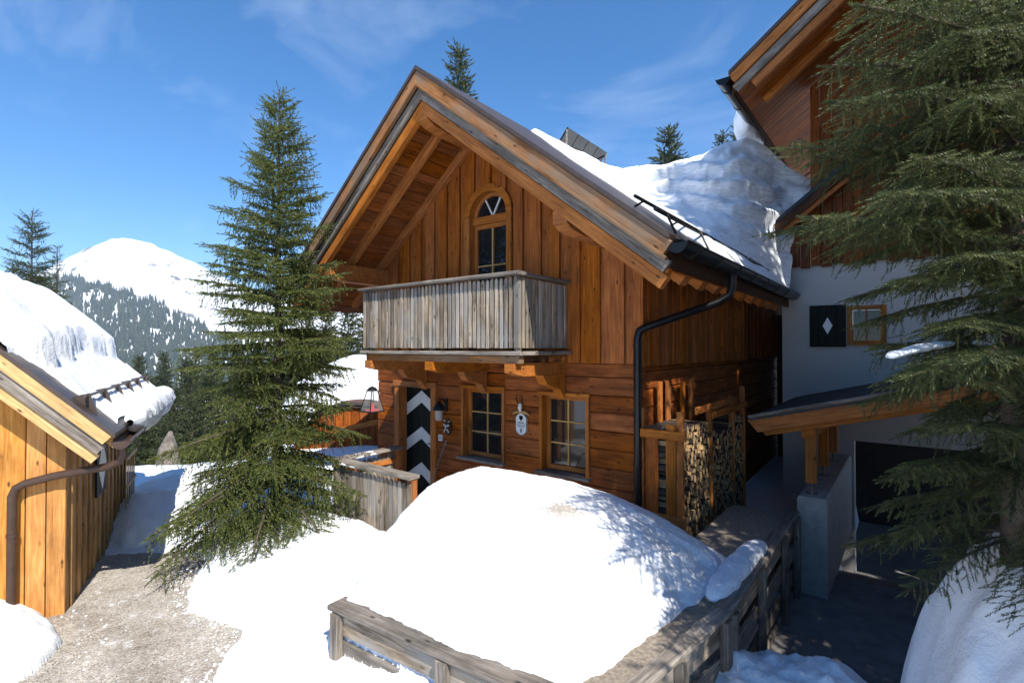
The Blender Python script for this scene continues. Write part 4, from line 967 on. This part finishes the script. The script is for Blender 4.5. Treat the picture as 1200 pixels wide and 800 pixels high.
# strip of snow lying on the shaded fence top
def blob(name, label, pts, rad, flat, seed, mat='snow', parent=None, amp=.35):
    pts = [Vector(p) for p in pts]; n = 34; k = 14
    L_ = [0]; 
    for i in range(1, len(pts)): L_.append(L_[-1] + (pts[i] - pts[i - 1]).length)
    ss_ = np.linspace(0, L_[-1], n); P = np.stack([np.interp(ss_, L_, [p[j] for p in pts]) for j in range(3)], 1)
    T = np.gradient(P, axis=0); T /= np.linalg.norm(T, axis=1, keepdims=True); Sd = np.cross(T, [0, 0, 1.0]); Sd /= np.linalg.norm(Sd, axis=1, keepdims=True)
    an = np.linspace(0, 2 * math.pi, k); e = np.sqrt(np.clip(1 - (2 * ss_ / L_[-1] - 1) ** 6, 0.002, 1))
    rr = rad * e[:, None] * (1 + amp * fbm(ss_[:, None] * 5 / max(rad * 5, .3), np.cos(an)[None] * 1.2, 4, seed))
    V = P[:, None] + Sd[:, None] * (rr * np.cos(an))[..., None] + np.array([0, 0, 1.0]) * (rr * np.sin(an) * flat)[..., None]
    o = grid_mesh(name, V[..., 0], V[..., 1], V[..., 2], M[mat], None, parent)
    return tag(o, label, 'snow') if label else o
blob('snow_strip', 'tongue of shaded snow lying on the fence cap next to the mound', [(1.40, -1.75, .54), (1.41, -1.2, .57), (1.42, -.60, .57), (1.44, -.05, .55)], .125, .62, 3, amp=.22)
blob('snow_strip', 'small snow remnant on the plank top of the porch railing', [(-4.55, -1.62, .94), (-4.1, -1.62, .95), (-3.7, -1.63, .945)], .11, .35, 9)
blob('snow_strip', 'snow lying on the side plank of the porch railing', [(-4.46, -1.4, .94), (-4.46, -1.0, .955), (-4.45, -.75, .94)], .10, .4, 19)

# ------------------------------------------------ snow on the chalet roof, banked up against the neighbour
xs = np.linspace(RX - .9, 1.34, 190); ys = np.linspace(-1.3, 11.5, 330); X, Y = np.meshgrid(xs, ys)
zrf = RZ - MS * np.abs(X - RX)
wob = .35 * fbm(X * .9, X * 0, 3, 4) + .12 * fbm(X * 3, Y * 2, 3, 6)
zpk = np.interp(X, [RX - .9, RX, -1.6, -.6, .12, .45, .8, 1.35], [6.0, 6.85, 6.72, 6.82, 7.22, 6.95, 6.5, 6.1]) + .12 * fbm(X * 1.1, Y * .8, 4, 13) + .5 * sstep(6, 10, Y) * (X < -1)
rise = sstep(2.6 + 1.6 * sstep(.25, 1.0, X) + wob, 4.7 + .7 * sstep(-.5, .3, X) + .4 * sstep(.3, 1.2, X), Y) ** .8
thin = .13 + .05 * fbm(X * 1.5, Y * 1.5, 4, 12)
ye = .42 + .8 * sstep(-1.2, -2.6, X) + .14 * fbm(X * 3, X * 0, 4, 17) - .35 * sstep(-.2, .4, X)
cut = sstep(0, .22, Y - ye)
th = thin * cut ** .5 - .03 * (1 - cut)
low = np.where(X > .80, zrf + th * np.sqrt(np.clip((1.0 - X) / .22, 0, 1)) , zrf + th)
Zs2 = low + np.clip(zpk - low, 0, None) * rise
steep = sstep(.05, .4, rise) * sstep(1.0, .75, rise)
lay = .07 * np.sin(Zs2 * 13 + 4 * fbm(X * 1.3, Y * 1.3, 4, 44)) * steep + .10 * fbm(X * 2.6, Zs2 * 2.6, 4, 45) * steep
Zs2 = Zs2 + lay * .5
o = grid_mesh('roof_snow', X + lay * .5, Y - lay * 1.5, Zs2, M['snows'], (X < .99) | ((rise > .55) & (Y > 4.68))); tag(o, 'deep layered snow on the chalet roof banked up to the neighbouring eave', 'snow')
# snow on the neighbour's roof with a curled lip at the gutter
xs = np.linspace(NX - .16, NR, 60); ys = np.linspace(NY + .25, 12.8, 120); X, Y = np.meshgrid(xs, ys)
zz = NZ0 + NS * (X - NX) + .42 * np.sqrt(np.clip((X - NX + .16) / .5, 0, 1)) * np.sqrt(np.clip((Y - NY - .25) / .4, 0, 1)) + .04 * fbm(X * 2, Y * 2, 3, 5) - .02
o = grid_mesh('roof_snow', X, Y, zz, M['snow']); tag(o, 'snow cover on the roof of the tall neighbouring house', 'snow')
blob('snow_cornice', 'smooth curl of snow sagging past the neighbouring gutter', [(NX - .10, 4.6, 7.60), (NX - .26, 5.1, 7.40), (NX - .28, 5.7, 7.15), (NX - .2, 6.3, 6.8)], .22, 1.4, 23, 'snow')

# ------------------------------------------------ loose snow crumbs and grit
def scatter(name, label, pts, sizes, mat, seed, parent=None):
    """many small irregular lumps joined into one mesh"""
    g_ = np.random.default_rng(seed); n = len(pts)
    oc = np.array([(1, 0, 0), (-1, 0, 0), (0, 1, 0), (0, -1, 0), (0, 0, 1), (0, 0, -1)], float)
    fc = np.array([(0, 2, 4), (2, 1, 4), (1, 3, 4), (3, 0, 4), (2, 0, 5), (1, 2, 5), (3, 1, 5), (0, 3, 5)])
    V = pts[:, None] + sizes[:, None, None] * (oc[None] * g_.uniform(.6, 1.3, (n, 6, 1)) + g_.normal(0, .15, (n, 6, 3))) * np.array([1, 1, .7])
    F = (np.arange(n)[:, None, None] * 6 + fc[None]).reshape(-1, 3)
    o = np_mesh(name, V.reshape(-1, 3), F, M[mat], parent, False); return tag(o, label, None, None, 'stuff')
g_ = np.random.default_rng(77)
fr_ = g_.uniform(4.3, 7.4, 330); rr_ = np.interp(fr_, [2, 4.5, 5.4, 5.8, 6.25, 7.0, 7.7], [-2.5, -2.62, -2.9, -3.65, -4.0, -4.2, -4.6]) - np.abs(g_.normal(0, .16, 330)) + .05
a_ = g_.uniform(0, 6.28, 130); r2_ = -5.1 + 1.15 * np.cos(a_) * g_.uniform(.7, 1.2, 130); f2_ = 4.95 + .75 * np.sin(a_) * g_.uniform(.7, 1.2, 130)
rr_ = np.concatenate([rr_, r2_]); fr_ = np.concatenate([fr_, f2_])
P3 = np.stack([CAM.x + rr_ * CS - fr_ * SN, CAM.y + rr_ * SN + fr_ * CS, np.full(len(rr_), GZ0 + .008)], 1)
scatter('snow_crumbs', 'loose crumbs of snow strewn along the edges of the path', P3, g_.uniform(.004, .020, len(P3)) * g_.uniform(.4, 1.2, len(P3)), 'snow', 5)
fr_ = g_.uniform(4.2, 7.3, 9000); rr_ = g_.uniform(-5.6, -2.4, 9000)
P3 = np.stack([CAM.x + rr_ * CS - fr_ * SN, CAM.y + rr_ * SN + fr_ * CS, np.full(len(rr_), GZ0 + .004)], 1)
scatter('path_grit', 'coarse grit lying on the gravel path', P3, g_.uniform(.004, .011, len(P3)), 'grit', 6)

# ================================================================== TREES
def shoot_base(nn, ln, nl, nw, seed):
    """needle spray of one twig along +X: triangles"""
    g = np.random.default_rng(seed); V = []
    for i in range(nn):
        x = ln * (i + .3) / nn; ph = i * 2.4 + g.uniform(-.4, .4); el = R(g.uniform(38, 58))
        if i > nn - 4: el = R(g.uniform(5, 30))
        d = np.array([math.cos(el), math.sin(el) * math.cos(ph), math.sin(el) * math.sin(ph)])
        s_ = np.array([0, -math.sin(ph), math.cos(ph)]) * nw / 2; p = np.array([x, 0, 0]); L_ = nl * g.uniform(.8, 1.15)
        V += [p - s_, p + s_, p + d * L_]
    return np.array(V)
def spruce_frames(H, Rb, base, g, spacing, perw, shoot, density=1.0, top_el=40, bot_el=-12, droop=.25, prof=.85, bare=.12, azmask=None, hang=.25, zfade=99, boughs=(), latk=.48, stp=.62, var=(.55, 1.2), lean=(0, 0)):
    fr = []; limbs = []
    z = base; az0 = g.uniform(0, 6.28); specs = []
    while z < H - .12:
        u_ = (z - base) / (H - base); Lm = Rb * (1 - u_) ** prof * (1 - .10 * (u_ < .12)) + .10
        n = perw if u_ < .6 else max(3, perw - 1 - int(u_ > .8))
        for k in range(n):
            az = az0 + 2 * math.pi * k / n + g.uniform(-.3, .3)
            L = Lm * g.uniform(*var); zb = z + g.uniform(-.6, .6) * spacing
            specs.append((u_, az, L, zb, R(bot_el + (top_el - bot_el) * u_ ** 1.3 + g.uniform(-7, 7)), droop * (1 - u_) * g.uniform(.7, 1.3)))
        z += spacing * (1 - .45 * u_) * g.uniform(.8, 1.2); az0 += 1.1
    for (zb, tip) in boughs:                       # single long boughs: height on the trunk, tip position
        L = math.hypot(tip[0], tip[1]); dr = .22; specs.append((.15, math.atan2(tip[1], tip[0]), L * 1.03, zb, math.asin(max(-.7, min(.7, (tip[2] - zb) / L + .889 * dr))), dr))
    if True:
        for (u_, az, L, zb, e0, dr) in specs:
            hd = np.array([math.cos(az), math.sin(az), 0]); sd_ = np.array([-math.sin(az), math.cos(az), 0]); bend = g.uniform(-.12, .12)
            def pos(s): return np.array([lean[0] * zb, lean[1] * zb, zb]) + hd * s * math.cos(e0) + sd_ * bend * s * s / L + np.array([0, 0, s * math.sin(e0) - dr * s * s / L + .55 * dr * max(0, s - .55 * L) ** 2 / L])
            den, hg, bs = (density, hang, 1.0) if zb < zfade else (density * .4, .12, 1.7)
            limbs.append((np.array([pos(L * t) for t in (0, .35, .7, 1.0)]), max(.006, .016 * L)))
            s = bare * L + .05; side = 1; st = shoot * stp
            while s < L:
                p = pos(s); t = pos(min(s + .05, L)) - pos(s - .05); t /= np.linalg.norm(t) + 1e-9
                for side in (-1, 1):
                    l = min(latk * L, .62 * (L - s) + shoot * .6) * g.uniform(.6, 1.1)
                    if s < .3 * L: l *= .75
                    a_ = R(g.uniform(42, 68)); dl = t * math.cos(a_) + side * sd_ * math.sin(a_) + np.array([0, 0, -.22 * (1 - u_) + g.uniform(-.12, .12)])
                    dl /= np.linalg.norm(dl); q = p.copy(); s2 = 0.0
                    while s2 < l:
                        if g.random() < den:
                            dj = dl + g.normal(0, .10, 3); fr.append((q, dj, bs * shoot * g.uniform(.8, 1.15)))
                        if s2 + shoot * .5 < l and g.random() < .8 * den:
                            b_ = R(g.uniform(35, 55)) * (1 if g.random() < .5 else -1); c_ = np.cross([0, 0, 1.0], dl); dj = dl * math.cos(b_) + c_ * math.sin(b_) + np.array([0, 0, g.uniform(-.45, .12)]); fr.append((q, dj, shoot * g.uniform(.65, 1.0)))
                        if g.random() < hg:
                            hq = q.copy(); hv = np.array([dl[0] * .35 + g.normal(0, .15), dl[1] * .35 + g.normal(0, .15), -1.0])
                            for _ in range(int(g.integers(1, 3 if l < .3 else 4))): fr.append((hq, hv + g.normal(0, .12, 3), shoot * g.uniform(.8, 1.1))); hq = hq + hv * shoot * .7
                        q = q + dl * shoot * .75; dl = dl + np.array([0, 0, -.05 * (1 - u_)]); s2 += shoot * .75
                fr.append((p, t + g.normal(0, .08, 3), shoot)); s += st
            fr.append((pos(L), t, shoot * 1.1))
    for s in np.arange(H - .5, H, shoot * .6): fr.append((np.array([lean[0] * s, lean[1] * s, s]), np.array([g.normal(0, .2), g.normal(0, .2), 1.0]), shoot))
    return fr, limbs
def spruce(name, label, loc, H, Rb, base=.25, spacing=.27, perw=6, shoot=.11, nn=16, nl=.02, nw=.005, mat='needle', seed=1, trunk_r=.09, group=None, variants=3, **kw):
    g = np.random.default_rng(seed); fr, limbs = spruce_frames(H, Rb, base, g, spacing, perw, shoot, **kw)
    P = np.array([f_[0] for f_ in fr]); D = np.array([f_[1] for f_ in fr]); Sc = np.array([f_[2] for f_ in fr]) / shoot
    D /= np.linalg.norm(D, axis=1, keepdims=True); up = g.normal(0, 1, (len(fr), 3)); A = np.cross(D, up); A /= np.linalg.norm(A, axis=1, keepdims=True); B = np.cross(D, A)
    Vs = []; At = []
    for v in range(variants):
        i = np.arange(v, len(fr), variants); sb = shoot_base(nn, shoot, nl, nw, seed * 10 + v)
        V = P[i, None] + Sc[i, None, None] * (sb[None, :, 0:1] * D[i, None] + sb[None, :, 1:2] * A[i, None] + sb[None, :, 2:3] * B[i, None])
        Vs.append(V.reshape(-1, 3)); At.append(np.repeat(np.clip(g.normal(.5, .22, len(i)), 0, 1), len(sb)))
    V = np.concatenate(Vs); F = np.arange(len(V)).reshape(-1, 3)
    t = thing(name, label, 'tree', loc, 0, group)
    np_mesh('crown', V, F, M[mat], t, False, np.concatenate(At))
    m = MB(); lx, ly = kw.get('lean', (0, 0)); m.tube([(lx * z, ly * z, z) for z in (-.6, 0, H * .3, H * .6, H * .85, H)], [trunk_r * 1.15, trunk_r, trunk_r * .75, trunk_r * .45, trunk_r * .18, .008], 8); m.build('trunk', M['bark'], t)
    m = MB()
    for pts, r_ in limbs: m.tube([tuple(p) for p in pts], [r_, r_ * .75, r_ * .5, r_ * .25], 4, caps=False)
    m.build('branches', M['bark'], t, False)
    return t, len(F)
NT = {}
# left spruce by the porch
o, n = spruce('spruce_tree', 'green spruce standing before the porch, its tip reaching above the chalet eave', c2w(-3.52, 7.7, -.3), 6.95, 1.5, base=.12, spacing=.21, perw=7, var=(.48, 1.25), shoot=.13, nn=10, nl=.036, nw=.017, seed=4, prof=.80, droop=.36, bot_el=-6, top_el=42, hang=.36); NT['l'] = n
# right spruce close to the drive
rt = c2w(3.12, 3.15, -.6)
bl = []
for (tx, ty, tf, by) in ((1000, 14, 2.55, 60), (1003, 62, 2.7, 110), (1030, 100, 2.5, 140), (915, 165, 3.3, 200), (970, 150, 3.5, 180), (940, 190, 3.4, 215), (1088, 182, 2.35, 240), (1100, 215, 2.2, 260), (955, 252, 2.75, 300), (905, 268, 3.6, 255), (1085, 325, 2.6, 330), (1038, 405, 2.9, 420), (1105, 440, 2.4, 430), (1125, 420, 2.2, 420), (1055, 545, 3.0, 545), (1120, 500, 2.6, 510), (1120, 120, 2.4, 150), (1125, 300, 2.4, 320), (1130, 380, 2.4, 380), (1120, 40, 2.4, 70)):
    t_ = pixf(tx, tf, ty) - rt; bl.append((CAM.z + (HOR - by) / FPX * 3.15 - rt.z, t_))
o, n = spruce('spruce_tree', 'large dark spruce beside the driveway with long drooping sunlit boughs', rt, 8.8, .74, base=2.1, spacing=.21, perw=7, latk=.30, stp=.5, shoot=.085, nn=22, nl=.019, nw=.0062, mat='needle_r', seed=9, prof=.30, droop=.30, bot_el=-8, top_el=25, bare=.10, trunk_r=.12, hang=.22, zfade=5.7, boughs=bl); NT['r'] = n
# two spruces just outside the view whose shade falls on the drive and the neighbour's wall
o, n = spruce('spruce_tree', 'tall spruce right of the driveway heap whose shade falls across the drive', Vector((6.6, -4.2, -.6)), 7.6, 2.8, base=.5, spacing=.40, perw=7, shoot=.34, nn=10, nl=.10, nw=.05, mat='needle_r', seed=12, prof=.75, droop=.3, trunk_r=.15); NT['s'] = n
o, n = spruce('spruce_tree', 'very tall spruce standing before the neighbouring house beyond the driveway', Vector((7.1, -.2, -.6)), 17.0, 3.4, base=.8, spacing=.6, perw=8, shoot=.45, nn=10, nl=.14, nw=.08, mat='needle_r', seed=13, prof=.7, droop=.3, trunk_r=.25); NT['s2'] = n
# spruces in the background
def far_spruce(px, py_top, f, H, Rb, label, seed, shoot=.3, group=None, **kw):
    top = pixf(px, f, py_top); loc = Vector((top.x, top.y, top.z - H))
    a = dict(base=H * .06, spacing=H * .032, perw=7, shoot=shoot, nn=7, nl=shoot * .36, nw=shoot * .17, hang=.25, mat='needle_far', seed=seed, trunk_r=H * .014, variants=2, prof=.85); a.update(kw)
    o, n = spruce('spruce_tree', label, loc, H, Rb, group=group, **a); NT[seed] = n; return o
far_spruce(537, 57, 24, 15, 2.3, 'spruce top showing above the chalet ridge', 21, .42)
far_spruce(785, 149, 26, 14, 3.0, 'dense spruce top rising behind the snow on the chalet roof', 22, .42)
far_spruce(868, 146, 30, 12, 2.2, 'spruce tip beside the gutter of the neighbouring house', 23, .40)
far_spruce(848, 158, 33, 12, 2.0, 'small spruce tip peeking over the roof snow bank', 24, .40)
far_spruce(36, 246, 13, 6.8, 1.15, 'thin young spruce with bare leader standing behind the shed roof', 25, .14, spacing=.26, perw=6, density=.9, prof=.8, top_el=38, nn=10, nl=.045, nw=.016)
far_spruce(66, 288, 15, 6.0, .7, 'spindly little fir tip right of the young spruce behind the shed', 26, .12, spacing=.3, perw=5, density=.8, nn=9, nl=.04, nw=.015)
ST = far_spruce(408, 350, 27, 12.5, 2.0, 'green spruce standing between the chalet corner and the porch spruce', 27, .36)
far_spruce(383, 362, 30, 12.0, 2.2, 'spruce half hidden behind the porch spruce left of the chalet', 28, .40)
far_spruce(432, 340, 34, 14.0, 2.4, 'spruce rising behind the left edge of the balcony', 29, .42)
GRP = 'spruces in the valley beyond the shed'
def copy_tree(o, loc, rz, sc):
    c = o.copy(); COL.objects.link(c); c.location = loc; c.rotation_euler = (0, 0, rz); c.scale = (sc, sc, sc * random.uniform(.95, 1.15))
    c['label'] = 'dark spruce in the valley wood between shed and porch spruce'; c['group'] = GRP
    for ch_ in o.children:
        d = ch_.copy(); COL.objects.link(d); d.parent = c
    return c
vr = random.Random(5)
for (px, py, f) in [(163, 418, 42), (178, 436, 30), (192, 424, 46), (206, 446, 26), (218, 430, 38), (229, 410, 50), (243, 430, 33), (172, 470, 22), (198, 478, 20), (226, 470, 22), (250, 405, 48), (262, 440, 27), (280, 415, 44), (300, 430, 34), (150, 440, 36), (135, 450, 30), (345, 395, 40), (362, 380, 44), (325, 410, 36)]:
    H = vr.uniform(9, 13); top = pixf(px, f, py); copy_tree(ST, (top.x, top.y, top.z - H), vr.uniform(0, 6.28), H / 12.5)

# snow lying on a bough of the right spruce
blob('branch_snow', 'long patch of snow lying on a low bough of the right spruce', [pixf(1040, 2.75, 418), pixf(1075, 2.8, 408), pixf(1116, 2.85, 402)], .05, .4, 41)

# ================================================================== SMALL HUT BEHIND THE PORCH
ht = thing('garden_hut', 'low brown plank hut with arched dark roof behind the porch railing', 'hut', c2w(-4.25, 13.6, -.3), YAW + .2)
m = MB(); q = [(-1.5, .0)] + [(1.5 * math.cos(R(a_)) * 1.0, .55 + .95 * math.sin(R(a_))) for a_ in range(180, -1, -15)] + [(1.5, 0)]
m.prism([(p_ * .96, z_ * .97) for p_, z_ in q], 'y', .05, 2.4); m.build('hut_body', M['dark'], ht)
for k in range(14):
    xx = -1.35 + k * .207; top = .5 + .95 * math.sqrt(max(0, 1 - (xx / 1.5) ** 2)); plank('board', (xx, .03, 0), (xx, .03, top), (1, 0, 0), .195, .03, M['log'], ht)
m = MB(); m.tube([(1.54 * math.cos(R(a_)), -.06, .55 + .99 * math.sin(R(a_))) for a_ in range(180, -1, -12)], .06, 6); m.build('roof_edge', M['black'], ht)
plank('beam', (-1.6, -.1, .62), (.9, -.1, 1.12), (0, 0, 1), .14, .1, M['beam'], ht)
sk = thing('tree_stump', 'grey splintered tree stump standing in the snow beyond the shed', 'stump', c2w(-9.05, 13.5, -1.2))
m = MB(); m.tube([(0, 0, 0), (.0, 0, .8), (.05, 0, 1.3), (.16, .0, 1.75)], [.36, .30, .22, .05], 9, smooth=False); m.tube([(-.15, 0, .3), (-.2, .02, .9), (-.16, 0, 1.2)], [.2, .14, .03], 7, smooth=False); m.build('wood', M['grey'], sk)

# ================================================================== MOUNTAIN
prof_x = [-260, -120, 0, 40, 70, 100, 130, 150, 175, 200, 230, 260, 300, 340, 380, 420, 470, 520, 600]
prof_y = [330, 345, 340, 322, 306, 290, 279, 278, 284, 295, 310, 325, 342, 352, 357, 350, 358, 372, 400]
pxs = np.linspace(-160, 560, 240); tt = np.linspace(0, 1.25, 130); PX, T = np.meshgrid(pxs, tt)
top_ = np.interp(PX, prof_x, prof_y)
D0, D1 = 700.0, 2100.0
Fm = D0 + (D1 - D0) * T
Ztop = (HOR - top_) / FPX * D1
tr_ = np.where(T <= 1, T ** 1.25, 1 - (T - 1) * 1.2)
Zm = -170 + (Ztop + 170) * tr_ + 75 * fbm(PX * .018, T * 5, 5, 3) * np.sin(np.pi * np.clip(T, 0, 1)) * T + 15 * fbm(PX * .07, T * 14, 5, 9) * np.clip(1.0 - np.abs(T - .55), 0, 1)
mt_m, mt_t, mt_b = mat_new('mountain_snow'); L = mt_t.links.new
tc = N(mt_t, 'ShaderNodeTexCoord'); nn_ = N(mt_t, 'ShaderNodeTexNoise', Scale=.011, Detail=9.0, Roughness=.65); L(tc.outputs['Object'], nn_.inputs['Vector'])
cr = ramp(mt_t, [(.38, (.16, .15, .14)), (.41, (.84, .86, .88))]); L(nn_.outputs[0], cr.inputs[0]); L(cr.outputs[0], mt_b.inputs['Base Color']); mt_b.inputs['Roughness'].default_value = .8
Xm, Ym = CAM.x + (PX - 600) / FPX * Fm * CS - Fm * SN, CAM.y + (PX - 600) / FPX * Fm * SN + Fm * CS
o = grid_mesh('mountain', Xm, Ym, Zm + CAM.z, mt_m); o['kind'] = 'structure'
# conifer wood on the mountain flank
rg = np.random.default_rng(2); pts = []
fb_x = [-260, 0, 60, 85, 110, 140, 165, 190, 215, 240, 270, 320, 620]; fb_y = [340, 330, 318, 322, 334, 337, 346, 352, 368, 382, 397, 405, 410]
ti = rg.uniform(.02, .97, 34000); pi_ = rg.uniform(-60, 460, 34000)
it = np.clip((ti / 1.25 * 129).astype(int), 0, 128); ip = np.clip(((pi_ + 160) / 720 * 239).astype(int), 0, 238)
z_ = Zm[it, ip] + CAM.z; f_ = D0 + (D1 - D0) * tt[it]; pxx = pxs[ip] + rg.uniform(-1.7, 1.7, len(ip)); f_ = f_ + rg.uniform(-5, 5, len(ip))
py_ = HOR - (z_ - CAM.z) / f_ * FPX
ok = (py_ > np.interp(pxx, fb_x, fb_y) + 7 * fbm(pxx * .08, py_ * .08, 3, 5) + 4) & (fbm(pxx * .05, py_ * .09, 4, 77) < .42) & (py_ < 470)
pxx, f_, z_ = pxx[ok][:9000], f_[ok][:9000], z_[ok][:9000]
n = len(pxx); h = rg.uniform(16, 30, n); w = h * rg.uniform(.13, .19, n)
cx_ = CAM.x + (pxx - 600) / FPX * f_ * CS - f_ * SN; cy_ = CAM.y + (pxx - 600) / FPX * f_ * SN + f_ * CS
kk = 6; lv = [(0.05, 1.0), (.45, .42), (.38, .75), (.75, .22), (.7, .45), (1.0, .0)]
V = np.zeros((n, len(lv) * kk, 3))
for i, (a_, b_) in enumerate(lv):
    for j in range(kk):
        ph = 2 * math.pi * j / kk + rg.uniform(0, .6, n); jit = rg.uniform(.75, 1.2, n)
        V[:, i * kk + j, 0] = cx_ + w * b_ * jit * np.cos(ph); V[:, i * kk + j, 1] = cy_ + w * b_ * jit * np.sin(ph); V[:, i * kk + j, 2] = z_ - 2 + h * a_
fl = []
for (a_, b_) in ((0, 1), (2, 3), (4, 5)):
    for j in range(kk): fl.append((a_ * kk + j, a_ * kk + (j + 1) % kk, b_ * kk + (j + 1) % kk, b_ * kk + j))
F = (np.arange(n)[:, None, None] * (len(lv) * kk) + np.array(fl)[None]).reshape(-1, 4)
o = np_mesh('mountain_forest', V.reshape(-1, 3), F, M['needle_far'], None, False, np.repeat(rg.uniform(.1, .8, n), len(lv) * kk))
tag(o, 'dark conifer forest covering the flank of the snowy mountain', 'forest', None, 'stuff')
print('TREE TRIS', NT, 'forest', n)

# ================================================================== HAZE
hm_, ht_, hb_ = mat_new('haze_air'); ht_.nodes.remove(hb_)
hv_ = N(ht_, 'ShaderNodeVolumePrincipled'); hv_.inputs['Color'].default_value = (.62, .78, 1.0, 1); hv_.inputs['Density'].default_value = .00018; hv_.inputs['Anisotropy'].default_value = .0
ht_.links.new(hv_.outputs[0], ht_.nodes['Material Output'].inputs['Volume'])
m = MB(); m.box(-4300, 4300, -4300, 4300, -190, 480); o = m.build('haze', hm_); o['kind'] = 'stuff'
